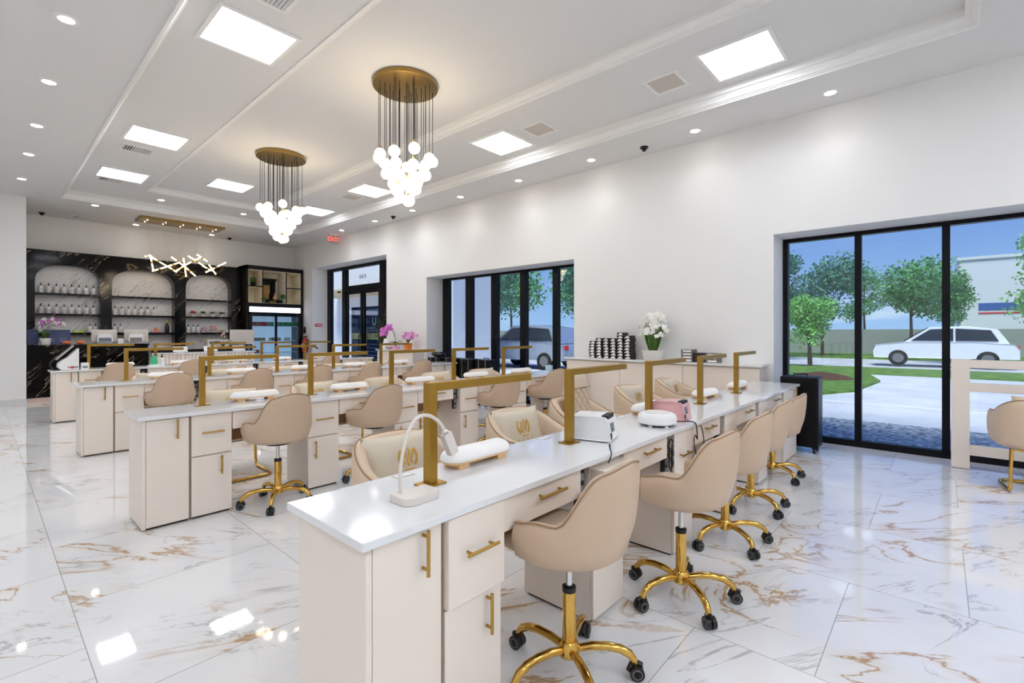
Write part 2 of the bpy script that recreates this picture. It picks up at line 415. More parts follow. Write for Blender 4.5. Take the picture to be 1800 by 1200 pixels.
def door():
    root = bpy.data.objects.new('door_1', None); COL.objects.link(root); oy = (DR[0]+DR[1])/2; root.location = (XG, oy, 0); struct(root)
    fr = MB(); d = .11
    B = [(13.37,13.55), (12.50,12.69), (10.54,10.78), (9.78, 9.84)]
    fr.box(0, DR[0]-oy, DH-.08, d, DR[1]-oy, DH)
    for a, b in B: fr.box(0, a-oy, 0, d, b-oy, DH-.08)
    fr.box(0, 10.78-oy, 2.50, d, 12.50-oy, 2.645)
    fr.box(0, 12.69-oy, 0, d, 13.37-oy, .10); fr.box(0, 9.84-oy, 0, d, 10.54-oy, .10)
    fr.obj('door_frame', M_frame, root, bevel=.004)
    MB().box(.045, 12.69-oy, .10, .055, 13.37-oy, DH-.08).obj('sidelight_pane', M_glass, root)
    MB().box(.045, 9.84-oy, .10, .055, 10.54-oy, DH-.08).obj('sidelight_pane', M_glass, root)
    tp = MB().box(.045, 10.78-oy, 2.645, .055, 12.50-oy, DH-.08).obj('transom_pane', M_glass, root)
    link_mesh('street_number', text_mesh('0419', .17, M_black, 'street_number', .001), tp, (.040, 11.66-oy, 2.86), (PI/2, 0, -PI/2))
    for a, b in ((10.78, 11.62), (11.66, 12.50)):
        lf = MB(); w = .085
        lf.box(.02, a-oy+.005, .005, .075, a-oy+w, 2.495); lf.box(.02, b-oy-w, .005, .075, b-oy-.005, 2.495)
        lf.box(.02, a-oy+w, .005, .075, b-oy-w, .20); lf.box(.02, a-oy+w, 2.41, .075, b-oy-w, 2.495)
        leaf = lf.obj('door_leaf', M_frame, root, bevel=.003)
        MB().box(.045, a-oy+w, .20, .052, b-oy-w, 2.41).obj('pane', M_glass, leaf)
        hy = (b-.05-oy) if a < 11 else (a+.05-oy)
        MB().tube([(.02,hy,.9),(-.05,hy,.9),(-.05,hy,1.25),(.02,hy,1.25)], .011, 8).obj('pull_handle', M_black, leaf, smooth=50)
    cl = MB().box(-.05, 12.74-oy, 2.47, 0, 12.86-oy, 2.52).obj('door_sensor', M_black, root)
door()

# ------------------------------------------------------------------ desks
DESK = [  # x0, y0, pitch
    (0.690, 1.160, 0.900), (0.705, 3.975, 0.866), (0.705, 6.862, 0.866), (0.705, 9.75, 0.866)]
DL, DD, ZT, ZB = 5.39, 0.475, 0.779, 0.753
WHERE = ['nearest desk', 'second desk', 'third desk', 'farthest desk']
def handle(b0, b1, y, parent, sub='handle'):
    # bar from b0 to b1 (x,z) standing off the front
    m = MB(); p0 = Vector((b0[0], y-.028, b0[1])); p1 = Vector((b1[0], y-.028, b1[1]))
    m.cyl(p0, p1, .006, seg=10)
    for t in (.14, .86):
        q = p0.lerp(p1, t); m.cyl(q, (q.x, y+.001, q.z), .005, seg=8)
    return m.obj(sub, M_brass, parent, smooth=50)
def make_desk(i):
    x0, y0, p = DESK[i]
    root = thing('manicure_desk', 'long cream manicure desk with white stone top, ' + ['nearest to the camera', 'second in line from the camera', 'third in line from the camera', 'farthest one, before reception'][i], 'desk', (x0, y0, 0), 0, 'rows of manicure desks')
    MB().box(0, 0, ZB, DL, DD, ZT).obj('desk_top', M_quartz, root, bevel=.003)
    yf, yb, zb = .03, DD-.03, .012
    ft = .018
    def cab(a, b):
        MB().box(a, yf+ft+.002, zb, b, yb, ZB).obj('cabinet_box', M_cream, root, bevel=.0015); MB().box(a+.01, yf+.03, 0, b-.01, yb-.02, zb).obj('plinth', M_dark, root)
    def front(name, a, b, z0, z1, pull=0.0, hv=None, hh=None):
        g = .002
        o = MB().box(a+g, yf-pull, z0+g, b-g, yf+ft, z1-g).obj(name, M_cream, root, bevel=.0015)
        if pull > .03:
            MB().box(a+.015, yf+ft, z0+.02, b-.015, yf+ft+.001, z1-.03).obj('drawer_box', M_cream, o)
        if hv: handle((hv[0], hv[1]), (hv[0], hv[2]), yf-pull, o)
        if hh: handle((hh[0], hh[2]), (hh[1], hh[2]), yf-pull, o)
        return o
    s = .028
    MB().box(s, yf, zb, s+.02, yb, ZB).obj('end_panel', M_cream, root, bevel=.0015)
    cab(s+.02, .305)
    front('cabinet_door', s+.02, .300, .02, ZB-.006, hv=(.300-.075, .605, .745))
    cab(.315, .578)
    MB().box(.300, yf+.008, .02, .312, yf+.05, ZB).obj('gap_shade_strip', M_gapshade, root)  # taupe strip paints the shade in the gap between door and drawer
    front('drawer', .312, .578, .452, ZB-.004, pull=.018 if i == 0 else 0, hh=(.375, .52, .62))
    front('cabinet_door', .312, .578, .02, .448, hv=(.578-.075, .30, .44))
    k0 = .582
    for k in range(5):
        a = k0+p*k; kd = p-.385
        front('knee_drawer', a, a+kd, .615, ZB-.006, hh=(a+kd*.38, a+kd*.72, .70))
        inn = MB(); inn.box(a-.003, yf+ft+.004, .607, a+kd+.1, yb-.03, .614)          # drawer underside
        inn.box(a-.003, yb-.03, .455, a+kd+.1, yb-.004, .614)           # back apron
        inn.obj('knee_lining', M_brown, root)
        # solid dark block as the shade inside the cable slot, power strip before it
        MB().box(a+kd+.001, yf+.055, .607, a+kd+.099, yf+.30, ZB-.001).obj('slot_shade', M_dark, root)
        st = MB().box(a+kd+.02, yf+.025, .50, a+kd+.065, yf+.0545, .735).obj('power_strip', M_black, root, bevel=.004)
        for q in range(4): MB().box(a+kd+.028, yf+.022, .512+q*.055, a+kd+.057, yf+.025, .545+q*.055).obj('socket', M_greyp, st)
        pa, pb = a+kd+.10, a+p-.004
        cab(pa, pb)
        if i == 0 and k == 0: front('drawer', pa, pb, .452, ZB-.03, pull=.06, hh=(pa+.05, pb-.05, .62))
        else: front('drawer', pa, pb, .452, ZB-.004, hh=(pa+.06, pb-.06, .60))
        front('cabinet_door', pa, pb, .02, .448, hv=(pa+.06, .27, .42))
    e0 = k0+p*5
    cab(e0, DL-s-.02)
    w = DL-s-.02-e0
    if w > .35:
        front('cabinet_door', e0, e0+w/2, .02, ZB-.006, hv=(e0+w/2-.05, .60, .74)); front('cabinet_door', e0+w/2, e0+w, .02, ZB-.006, hv=(e0+w-.05, .60, .74))
    else:
        front('cabinet_door', e0, e0+w, .02, ZB-.006, hv=(e0+w*.6, .60, .74))
    MB().box(DL-s-.02, yf, zb, DL-s, yb, ZB).obj('end_panel', M_cream, root, bevel=.0015)
    return root
for i in range(4): make_desk(i)

# ------------------------------------------------------------------ gold desk lamps
def make_lamp():
    r = thing('gold_desk_lamp', 'x', 'lamp')
    MB().box(-.05, -.036, 0, .05, .036, .006).obj('base_plate', M_goldbr, r, bevel=.001)
    MB().box(-.019, -.019, .006, .019, .019, .382).obj('post', M_goldbr, r, bevel=.0012)
    arm = MB().box(.0192, -.019, .350, .575, .019, .382).obj('arm', M_goldbr, r, bevel=.0012)
    MB().box(.05, -.010, .3485, .56, .010, .350).obj('light_strip', M_whitem, arm)
    proto_index(r); return r
lamp = make_lamp(); first = True
LAMPX = []
for i in range(4):
    xs = [(1.135 + .905*k) if i == 0 else (1.165 + .866*k) for k in range(5)]
    LAMPX.append(xs); y = 1.43 if i == 0 else DESK[i][1]+.325
    for k, x in enumerate(xs):
        lb = 'angled gold bar lamp on the %s, %s from its left end' % (WHERE[i], ORD[k])
        if first: lamp.location = (x, y, ZT); tag(lamp, lb, 'lamp', 'gold bar lamps on the desks'); first = False
        else: dup(lamp, (x, y, ZT), 0, lb, 'gold bar lamps on the desks')

# ------------------------------------------------------------------ hand rests
def make_rest():
    r = thing('manicure_hand_rest', 'x', 'hand rest')
    L, W = .19, .062
    def stad(l, w, z, n=10):
        pts = []
        for s_ in (1, -1):
            for j in range(n+1):
                a = -PI/2+PI*j/n
                pts.append(((l-w)*s_ + w*math.cos(a)*s_*1.0, w*math.sin(a)*s_, z))
        return pts
    rings = []
    for t in range(9):
        a = PI/2*t/8
        q = math.cos(a)
        rings.append(stad(L*(.80+.20*q), W*(.25+.75*q), .036+.040*math.sin(a)))
    MB().loft([stad(L*.97, W*.95, .030)] + rings).obj('cushion', M_leatherw, r, smooth=50)
    MB().loft([stad(L*.96, W*.94, .022), stad(L*.96, W*.94, .030)]).obj('board', M_pine, r, smooth=30)
    for s_ in (-1, 1): MB().box(s_*.115-.028, -.05, 0, s_*.115+.028, .05, .022).obj('foot', M_pine, r, bevel=.002)
    proto_index(r); return r
rest = make_rest(); first = True
for i in range(4):
    ks = {0: [0, 2, 3, 4], 1: [0,1,2,3,4], 2: [0,1,2,3,4], 3: [0,1,2,3,4]}[i]
    for k in ks:
        x = LAMPX[i][k]+.40; y = (1.535 if i == 0 else DESK[i][1]+.36)
        if i == 0 and k == 0: x = 1.475
        if i == 0 and k == 2: x, y = 3.18, 1.545
        lb = 'white cushioned hand rest on the %s, right of its %s gold lamp' % (WHERE[i], ORD[k])
        if first: rest.location = (x, y, ZT); tag(rest, lb, 'hand rest', 'hand rests on the desks'); first = False
        else: dup(rest, (x, y, ZT), random.uniform(-.06, .06), lb, 'hand rests on the desks')

# ------------------------------------------------------------------ staff swivel chairs
def sm(a, b, x):
    t = max(0, min(1, (x-a)/(b-a))); return t*t*(3-2*t)
def u_path(a, b, front, n):
    """points of a U open to +y: left front -> back -> right front, (x,y,nx,ny,s)"""
    pts = []; La = front; Lc = PI*(a+b)/2; tot = 2*La+Lc
    for i in range(n+1):
        d = tot*i/n; s_ = 2*i/n-1
        if d < La: pts.append((-a, front-d, -1, 0, s_))
        elif d > La+Lc: pts.append((a, d-La-Lc, 1, 0, s_))
        else:
            t = (d-La)/Lc*PI; x = -a*math.cos(t); y = -b*math.sin(t)
            nx, ny = -math.cos(t)/a, -math.sin(t)/b; L = math.hypot(nx, ny); pts.append((x, y, nx/L, ny/L, s_))
    return pts
def shell_mesh(a, b, front, zb, ztop, th, flare, tuck, n=44):
    rings = []; rim = []
    for (x, y, nx, ny, s_) in u_path(a, b, front, n):
        zt = ztop(abs(s_)); pr = []
        H = zt-zb
        def pt(o, z): return (x+nx*o, y+ny*o, z)
        back = max(0, -ny)
        def fl(z): return flare*max(0, z-zb)*back
        pr.append(pt(-tuck*1.4, zb)); pr.append(pt(-tuck*.55, zb+.008)); pr.append(pt(-tuck*.15, zb+.03)); pr.append(pt(0, zb+.07))
        for q in (.25, .45, .65, .82): 
            z = zb+.07+(zt-.02-zb-.07)*q; pr.append(pt(fl(z)+.008*math.sin(PI*q), z))
        z = zt-.02; pr.append(pt(fl(z), z)); pr.append(pt(fl(zt)-th*.22, zt-.003)); pr.append(pt(fl(zt)-th*.5, zt)); pr.append(pt(fl(zt)-th*.8, zt-.004)); pr.append(pt(fl(z)-th, z-.004))
        for q in (.7, .4, .15):
            z = zb+.02+(zt-.02-zb-.02)*q; pr.append(pt(fl(z)-th*1.05, z))
        pr.append(pt(-th*1.1-tuck*.4, zb+.012))
        rings.append(pr); rim.append(pt(fl(zt)-th*.18, zt-.002))
    m = MB().loft(rings, closed=True, cap=True)
    # bottom pan
    out = [r[0] for r in rings]
    c0 = (0, -b*.2, zb+.002)
    vs = out + [(p[0], p[1], p[2]+.012) for p in out]
    m.add(out, [tuple(range(len(out)))])
    return m, rim
def cushion_mesh(w, y0, y1, z0, z1, r=.03):
    rings = []
    def outline(ins, z):
        pts = []
        a = w-ins
        for j in range(13):
            t = PI*j/12; pts.append((-a*math.cos(t), y0+ins+(.12)*(1-math.sin(t)), z))
        for (x, y) in ((a, y1-ins-.05), (a-.015, y1-ins-.02), (a-.05, y1-ins), (0, y1-ins+.008), (-a+.05, y1-ins), (-a+.015, y1-ins-.02), (-a, y1-ins-.05)): pts.append((x, y, z))
        return pts
    for ins, z in ((.02, z0), (.004, z0+.012), (0, z0+.03), (0, z1-.03), (.006, z1-.012), (.025, z1-.002), (.08, z1+.006)): rings.append(outline(ins, z))
    return MB().loft(rings)
def make_staff_chair():
    r = thing('swivel_chair', 'x', 'chair')
    def ztop(s_): return .672+.218*(1-sm(.27, .60, s_)) - .022*sm(.75, 1.0, s_) - .035*sm(0, .34, s_)*(1-sm(.27,.60,s_))
    m, rim = shell_mesh(.236, .232, .085, .495, ztop, .042, .12, .07)
    sh = m.obj('shell', M_tan, r, smooth=60)
    MB().tube(rim, .0035, 6).obj('piping', M_tanpipe, sh, smooth=60)
    cushion_mesh(.19, -.185, .22, .505, .575).obj('seat_cushion', M_cushion, r, smooth=50)
    MB().lathe([(.09,.47),(.09,.484)], seg=16).obj('mount_plate', M_black, r)
    MB().lathe([(.0135,.30),(.0135,.475)], seg=14).obj('gas_lift', M_chrome, r, smooth=40)
    co = MB().lathe([(.026,.12),(.026,.335),(.024,.34)], seg=18).obj('column', M_gold, r, smooth=40)
    MB().lathe([(.0265,.332),(.0275,.338),(.0275,.352),(.02,.356)], seg=18).obj('collar', M_black, co, smooth=40)
    MB().lathe([(.030,.075),(.042,.085),(.042,.125),(.030,.14)], seg=20).obj('hub', M_gold, r, smooth=40)
    MB().tube([(.05,0,.478),(.16,.03,.470),(.20,.035,.468)], [.004,.004,.008], 8).obj('height_lever', M_black, r, smooth=40)
    for k in range(5):
        a = 2*PI*k/5+.35; ca, sa = math.cos(a), math.sin(a)
        prof = [(.03,.108),(.09,.120),(.15,.121),(.20,.112),(.235,.094),(.252,.072),(.256,.056)]
        lg = MB().tube([(q*ca, q*sa, z) for q, z in prof], [.015,.0165,.0165,.0165,.016,.0145,.012], 10).obj('leg', M_gold, r, smooth=60)
        w = MB(); cx, cy = .262*ca, .262*sa
        t = Vector((-sa, ca, 0))
        for s_ in (-1, 1):
            c_ = Vector((cx, cy, .028))+t*(.014*s_)
            w.cyl(c_-t*.010, c_+t*.010, .028, seg=16)
        w.cyl(Vector((cx, cy, .028))-t*.027, Vector((cx, cy, .028))+t*.027, .006, seg=8)
        w.tube([(cx-.03*ca, cy-.03*sa, .03), (cx-.02*ca, cy-.02*sa, .055), (cx, cy, .062), (cx+.02*ca, cy+.02*sa, .052)], .011, 8)
        w.obj('caster', M_black, lg, smooth=40)
        g = MB()
        for s_ in (-1, 1):
            c_ = Vector((cx, cy, .028))+t*(.0245*s_); g.tube([c_+Vector((math.cos(q)*.018*ca, math.cos(q)*.018*sa, math.sin(q)*.018)) for q in [2*PI*j/14 for j in range(14)]], .0022, 5, closed=True)
        g.obj('wheel_ring', M_greyp, lg)
    proto_index(r); return r
SCH = make_staff_chair(); first = True
staff = {0: [(1.553,1.09,.0),(2.39,.985,-.10),(3.23,1.04,-.03),(4.0,1.095,.03),(4.95,1.17,.0)],
         1: [(1.58,3.905,.02),(2.45,3.91,.04),(4.09,3.885,-.12),(5.01,3.90,-.08)],
         2: [(1.52,6.795,0),(2.42,6.785,.05),(3.26,6.795,0),(4.08,6.785,.05),(5.08,6.765,-.12)],
         3: [(1.46,9.685,0),(2.42,9.675,.05),(4.95,9.685,.0)]}
for i in range(4):
    for k, (x, y, a) in enumerate(staff[i]):
        lb = 'tan swivel chair on gold casters, %s from the left at the %s' % (ORD[k], WHERE[i])
        if first: SCH.location = (x, y, 0); SCH.rotation_euler = (0,0,a); tag(SCH, lb, 'chair', 'swivel chairs at the desks'); first = False
        else:
            ch = dup(SCH, (x, y, 0), a, lb, 'swivel chairs at the desks')
            low = {(0,2): .02, (0,3): .035, (0,4): .085}.get((i, k), 0)     # seats let down on their gas lifts
            if low:
                for c_ in kids(ch):
                    if c_.name.split('.')[0] in ('shell', 'seat_cushion', 'mount_plate', 'gas_lift', 'height_lever'): c_.location.z = -low

# ------------------------------------------------------------------ customer tub chairs with pillows
def make_tub():
    r = thing('tub_armchair', 'x', 'armchair')
    def ztop(s_): return .655+.135*(1-sm(.25, .85, s_))
    m, rim = shell_mesh(.315, .30, .20, .36, ztop, .075, .06, .06, 52)
    sh = m.obj('shell', M_tub, r, smooth=60)
    MB().tube(rim, .004, 6).obj('piping', M_tanpipe, sh, smooth=60)
    cushion_mesh(.235, -.225, .27, .38, .475).obj('seat_cushion', M_tub, r, smooth=50)
    fr = []
    for s_ in (-1, 1):
        pass
    pts = [(-.24,-.20,.37),(-.25,-.215,.10),(-.25,-.21,.04),(-.25,-.17,.014),(-.25,.12,.014),(-.235,.19,.014),(-.19,.225,.014),(.19,.225,.014),(.235,.19,.014),(.25,.12,.014),(.25,-.17,.014),(.25,-.21,.04),(.25,-.215,.10),(.24,-.20,.37)]
    MB().tube(pts, .0135, 8).obj('sled_frame', M_gold, r, smooth=60)
    MB().tube([(-.24,-.20,.365),(0,-.27,.362),(.24,-.20,.365)], .008, 6).obj('rear_bar', M_gold, r, smooth=60)
    proto_index(r); return r
TUB = make_tub(); first = True
tubs = {0: [(1.52,2.02,PI+.05),(2.56,2.10,PI-.05),(3.36,2.16,PI+.0),(4.52,2.22,PI),(5.50,2.24,PI+.1)],
        1: [(1.62,4.95,PI),(2.48,4.98,PI+.05),(3.35,5.0,PI),(4.25,5.05,PI-.1),(5.1,5.0,PI)],
        2: [(1.62,7.85,PI),(2.5,7.88,PI),(3.35,7.85,PI+.1),(4.25,7.88,PI),(5.1,7.85,PI)]}
for i in range(3):
    for k, (x, y, a) in enumerate(tubs[i]):
        lb = 'cream leather tub armchair, %s from the left behind the %s' % (ORD[k], WHERE[i])
        if first: TUB.location = (x, y, 0); TUB.rotation_euler = (0,0,a); tag(TUB, lb, 'armchair', 'tub armchairs behind the desks'); first = False
        else: dup(TUB, (x, y, 0), a, lb, 'tub armchairs behind the desks')
dup(TUB, (6.02, -.66, 0), -PI/2+.12, 'tan tub armchair with gold sled legs at the right edge, before the window', 'tub armchairs behind the desks')
def pil_pt(u, v, w, h, t, side):
    x = u*w*(1-.07*(1-v*v)); z = v*h*(1-.08*(1-u*u))
    d = t*(max(0, 1-u**4)**.6)*(max(0, 1-v**4)**.6)
    return (x, side*d, z)
def make_pillow(w=.235, h=.155, t=.055, emblem=True):
    r = thing('throw_pillow', 'x', 'pillow')
    n, m_ = 20, 14; g = MB()
    for side in (-1, 1):
        vs = [pil_pt(2*i/n-1, 2*j/m_-1, w, h, t, side) for j in range(m_+1) for i in range(n+1)]
        g.add(vs, [(j*(n+1)+i, j*(n+1)+i+1, (j+1)*(n+1)+i+1, (j+1)*(n+1)+i) for j in range(m_) for i in range(n)])
    g.obj('cover', M_pillow, r, smooth=60)
    if emblem:
        e = MB()
        def ribbon(pts, wd):
            vs = []
            for k, (x, z) in enumerate(pts):
                x0, z0 = pts[max(0, k-1)]; x1, z1 = pts[min(len(pts)-1, k+1)]
                dx, dz = x1-x0, z1-z0; L = math.hypot(dx, dz) or 1
                for s_ in (-1, 1):
                    px, pz = x-dz/L*wd*s_, z+dx/L*wd*s_
                    d = pil_pt(px/w, pz/h, w, h, t, -1)[1]; vs.append((px, d-.003, pz))
            e.add(vs, [(2*k, 2*k+1, 2*k+3, 2*k+2) for k in range(len(pts)-1)])
        R = .058; cz = .02
        ribbon([(-R*math.cos(q), cz+R*math.sin(q)) for q in [(-.9+1.7*k/10) for k in range(11)]], .006)
        ribbon([(R*math.cos(q), cz+R*math.sin(q)) for q in [(-.9+1.7*k/10) for k in range(11)]], .006)
        for off in (-.026, 0, .026):
            ribbon([(off+.010*math.sin(3.6*(k/12-.5)*1.6), cz+(k/12-.5)*2*(R-.012-abs(off)*.45)) for k in range(13)], .0065)
        ribbon([(-.03, cz-R-.004), (0, cz-R-.008), (.03, cz-R-.004)], .003)
        for lx in (-.07, -.024, .024, .07):
            ribbon([(lx, -.064), (lx, -.094)], .004)
            if lx in (-.07, .024): ribbon([(lx, -.091), (lx+.018, -.091)], .004)
        e.obj('emblem', M_emblem, r)
    proto_index(r); return r
PIL = make_pillow(); first = True
for i in range(3):
    for k, (x, y, a) in enumerate(tubs[i]):
        if i == 0 and k == 2: continue
        lb = 'champagne pillow in the %s tub armchair from the left behind the %s' % (ORD[k], WHERE[i])
        px, py = x, y+.135; 
        if first: o = PIL; tag(o, lb, 'pillow', 'pillows in the tub armchairs'); first = False
        else: o = dup(PIL, (0,0,0), 0, lb, 'pillows in the tub armchairs')
        o.location = (px, py, .635+.02); o.rotation_euler = (-.28, random.uniform(-.05,.05), a-PI)
o = dup(PIL, (0,0,0), 0, 'champagne pillow in the tub armchair at the right edge', 'pillows in the tub armchairs'); o.location = (5.90,-.68,.665); o.rotation_euler = (-.28,0,PI/2)
# quilted tall back cushion
q = MB(); n, m_ = 64, 90; w, h = .17, .27
for side in (-1, 1):
    vs = []
    for j in range(m_+1):
        for i in range(n+1):
            u, v = 2*i/n-1, 2*j/m_-1
            x, d, z = pil_pt(u, v, w, h, .045, side)
            if z < .12: d -= side*.016*max(max(0, 1-abs(math.sin((x+z*.75)*40))*2.2), max(0, 1-abs(math.sin((x-z*.75)*40))*2.2))*(1-abs(u)**6)
            vs.append((x, d, z))
    q.add(vs, [(j*(n+1)+i, j*(n+1)+i+1, (j+1)*(n+1)+i+1, (j+1)*(n+1)+i) for j in range(m_) for i in range(n)])
qc = thing('quilted_back_cushion', 'tall diamond-quilted beige cushion in the third tub armchair behind the nearest desk', 'cushion', (3.42, 2.30, .75))
qc.rotation_euler = (-.16, 0, .05)
q.obj('cover', M_cushion, qc, smooth=35)
MB().tube([(-.158,-.047,.125),(0,-.052,.125),(.158,-.047,.125)], .003, 6).obj('seam', M_tanpipe, qc)

# ------------------------------------------------------------------ things on the nearest desk
gl = thing('gooseneck_lamp', 'small cream gooseneck lamp at the left end of the nearest desk', 'lamp', (1.00, 1.335, ZT))
poly = [(-.075,-.03),(-.05,-.05),(.05,-.05),(.075,-.03),(.075,.05),(-.075,.05)]
MB().prism(poly, 0, .026).obj('lamp_base', M_greylt, gl, bevel=.003)
cn = [(-.045,.03,.026),(-.045,.03,.10),(-.025,.03,.20),(.02,.035,.265),(.08,.04,.272),(.14,.045,.235),(.175,.05,.185)]
def smooth_path(p, k=6):
    out = []; p = [Vector(v) for v in p]
    for i in range(len(p)-1):
        a, b, c_, d = p[max(0,i-1)], p[i], p[i+1], p[min(len(p)-1,i+2)]
        for j in range(k):
            t = j/k; out.append(0.5*((2*b)+(-a+c_)*t+(2*a-5*b+4*c_-d)*t*t+(-a+3*b-3*c_+d)*t**3))
    out.append(p[-1]); return out
MB().tube(smooth_path(cn), .0065, 10).obj('gooseneck', M_greylt, gl, smooth=60)
hd = MB().obox((.192,.053,.150), (.019,.016,.045), Matrix.Rotation(-.42, 3, 'Y')).obj('lamp_head', M_greylt, gl, bevel=.003)
hd2 = MB().tube([(.168,.05,.20),(.176,.05,.185)], .010, 10).obj('neck_joint', M_chrome, gl, smooth=40)
def outlet(x, y, k):
    o = thing('desk_outlet', 'flush grey socket plate in the nearest desk top near its %s lamp' % ORD[k], 'outlet', (x, y, ZT), 0, 'sockets in the nearest desk')
    MB().box(-.045,-.022,0,.045,.022,.0015).obj('plate', M_greylt, o, bevel=.0006)
    MB().box(-.040,-.018,.0015,.040,.018,.0019).obj('bezel', M_greyp, o)
    MB().box(-.036,-.015,.0019,.036,.015,.0023).obj('socket_face', M_white, o)
for k, (x, y) in enumerate(((1.13,1.595),(2.03,1.59),(2.86,1.585))): outlet(x, y, k)
def dryer(name, lab, mat, x, y, rz, s=1.0):
    o = thing(name, lab, 'nail dryer', (x, y, ZT), rz)
    prof = [(-.105,0.006),(-.115,.03),(-.105,.10),(-.08,.115),(.055,.12),(.085,.115),(.097,.10),(.112,.006)]
    b = MB()
    W = .085*s
    b.loft([[(x_*s, -W*.86, z*s) for x_, z in prof], [(x_*s, -W, z*s*.98) for x_, z in prof], [(x_*s, W, z*s*.98) for x_, z in prof], [(x_*s, W*.86, z*s) for x_, z in prof]])
    bo = b.obj('body', mat, o, bevel=.006)
    MB().box(.062*s, -.055*s, .10*s, .0925*s, .055*s, .1205*s).obj('carry_slot', M_dark, o)
    sc = MB().obox((.1040*s,-.015*s,.064*s), (.002*s,.025*s,.021*s), Matrix.Rotation(-.148, 3, 'Y')).obj('display', M_greyp, o)
    MB().obox((.1050*s,-.015*s,.064*s), (.002*s,.016*s,.014*s), Matrix.Rotation(-.148, 3, 'Y')).obj('screen', M_screeng, sc)
    MB().box(.10*s, -.066*s, .014*s, .1125*s, -.05*s, .042*s).obj('power_port', M_black, o)
    link_mesh('printed_mark', text_mesh('nail dryer' if False else '- - -', .02*s, M_greyp, 'printed_mark', .0004), o, (-.06*s, -W-.0006, .05*s), (PI/2,0,0))
    for sx_ in (-.08, .08):
        for sy_ in (-.06, .06): MB().lathe([(.010,0),(.010,.007)], (sx_*s, sy_*s, 0), 10).obj('foot', M_black, o)
dryer('nail_dryer', 'white nail dryer box with small display beside the second lamp on the nearest desk', M_white, 2.215, 1.405, -PI/2+.28, 1.12)
dryer('nail_dryer', 'glossy pink nail dryer box behind the round white machine on the nearest desk', M_pink, 3.06, 1.335, -PI/2+.12, 1.05)
dm = thing('round_dust_collector', 'round white low drum machine with a black cord on the nearest desk', 'nail machine', (2.80, 1.305, ZT))
MB().lathe([(.105,.012),(.116,.018),(.118,.05),(.112,.066),(.095,.076),(.06,.080),(.02,.081)], seg=40).obj('body', M_white, dm, smooth=40)
MB().lathe([(.072,.0785),(.075,.0815),(.058,.083),(.02,.083)], seg=36).obj('top_disc', M_whitem, dm, smooth=40)
MB().lathe([(.108,.0105),(.108,.014)], seg=40).obj('base_gap', M_greyp, dm)
for k in range(6):
    a = k*PI/3; MB().lathe([(.012,0),(.012,.012)], (.092*math.cos(a), .092*math.sin(a), 0), 10).obj('foot', M_white, dm)
cd = [(2.905,1.245,ZT+.014),(2.96,1.20,ZT+.012),(3.01,1.165,ZT+.006),(3.025,1.150,ZT-.01),(3.03,1.145,ZT-.06),(3.02,1.14,ZT-.10),(2.99,1.14,ZT-.07),(2.965,1.14,ZT-.10),(3.0,1.14,ZT-.19),(3.06,1.14,ZT-.215),(3.13,1.14,ZT-.15),(3.12,1.145,ZT-.06),(3.10,1.15,ZT-.03)]
tag(MB().tube(smooth_path(cd), .0035, 8).obj('power_cord', M_cable, smooth=60), 'thin black cord looping over the front edge of the nearest desk', 'cord')
cd = [(1.95,1.148,ZT-.035),(1.97,1.15,ZT-.02),(1.985,1.152,ZT+.001),(1.995,1.165,ZT+.02),(2.0,1.17,ZT+.04)]
o = tag(MB().tube(smooth_path(cd), [.003]*19+[.004]*3+[.005]*3, 8).obj('cable_end', M_cable, smooth=60), 'short black cable end sticking up over the front edge of the nearest desk', 'cable')
cc = []
for q in range(60):
    a = q*.62; cc.append((2.748+.020*math.cos(a)+.004*math.sin(q), 1.190+.008*math.sin(a*.5), .69-.0026*q+.03*math.sin(a)))
tag(MB().tube(cc, .004, 6).obj('coiled_cable', M_cable, smooth=60), 'bunched black cables hanging in a slot of the nearest desk', 'cable')

# ------------------------------------------------------------------ black rolling cases
def make_case(h=.80, w=.38, d=.26):
    r = thing('rolling_case', 'x', 'suitcase')
    MB().box(-d/2, -w/2, .065, d/2, w/2, h+.05).obj('shell', M_case, r, bevel=.018, segs=3)
    rb = MB()
    for k in range(9): rb.box(-d/2-.003, -w/2+.04+k*(w-.08)/9, .12, -d/2, -w/2+.055+k*(w-.08)/9, h-.01)
    rb.obj('ribs', M_case, r)
    MB().tube([(-.03,-.07,h+.05),(-.03,-.068,h+.075),(-.03,.068,h+.075),(-.03,.07,h+.05)], .008, 8).obj('grab_handle', M_black, r, smooth=50)
    MB().box(-d/2-.004, -.03, h*.55, -d/2, .03, h*.6).obj('latch', M_chrome, r)
    for s_ in (-1, 1):
        for t_ in (-1, 1):
            y, x = s_*(w/2-.045), t_*(d/2-.04)
            c_ = MB(); c_.lathe([(.034,-.012),(.034,.012)], (x, y, .034), 18, 'y'); c_.box(x-.02, y-.02, .05, x+.02, y+.02, .07); c_.obj('caster', M_black, r, smooth=40)
    proto_index(r); return r
CS = make_case(); CS.location = (6.30, 1.19, 0); tag(CS, 'tall black rolling case by the large window at the end of the nearest desk', 'suitcase', 'black rolling cases')
for k, y in enumerate((7.55, 7.10, 6.65, 6.20)):
    c_ = dup(CS, (6.24 if k else 6.2, y, 0), random.uniform(-.05,.05), 'black rolling case by the row of tall windows, %s from the left' % ORD[k], 'black rolling cases')
    hb = MB().tube([(-.14,-.09,.50),(-.14,-.09,.86),(-.14,.09,.86),(-.14,.09,.50)], .005, 6).obj('chrome_handle', M_chrome, c_, smooth=50)
sb = thing('shoulder_bag', 'soft black bag lying on the leftmost black rolling case by the tall windows', 'bag', (6.18, 7.52, .853))
MB().sphere((0,0,.055), .055, 18, 10, (2.3, 3.0, 1)).obj('bag_body', M_blackgl, sb, smooth=60)
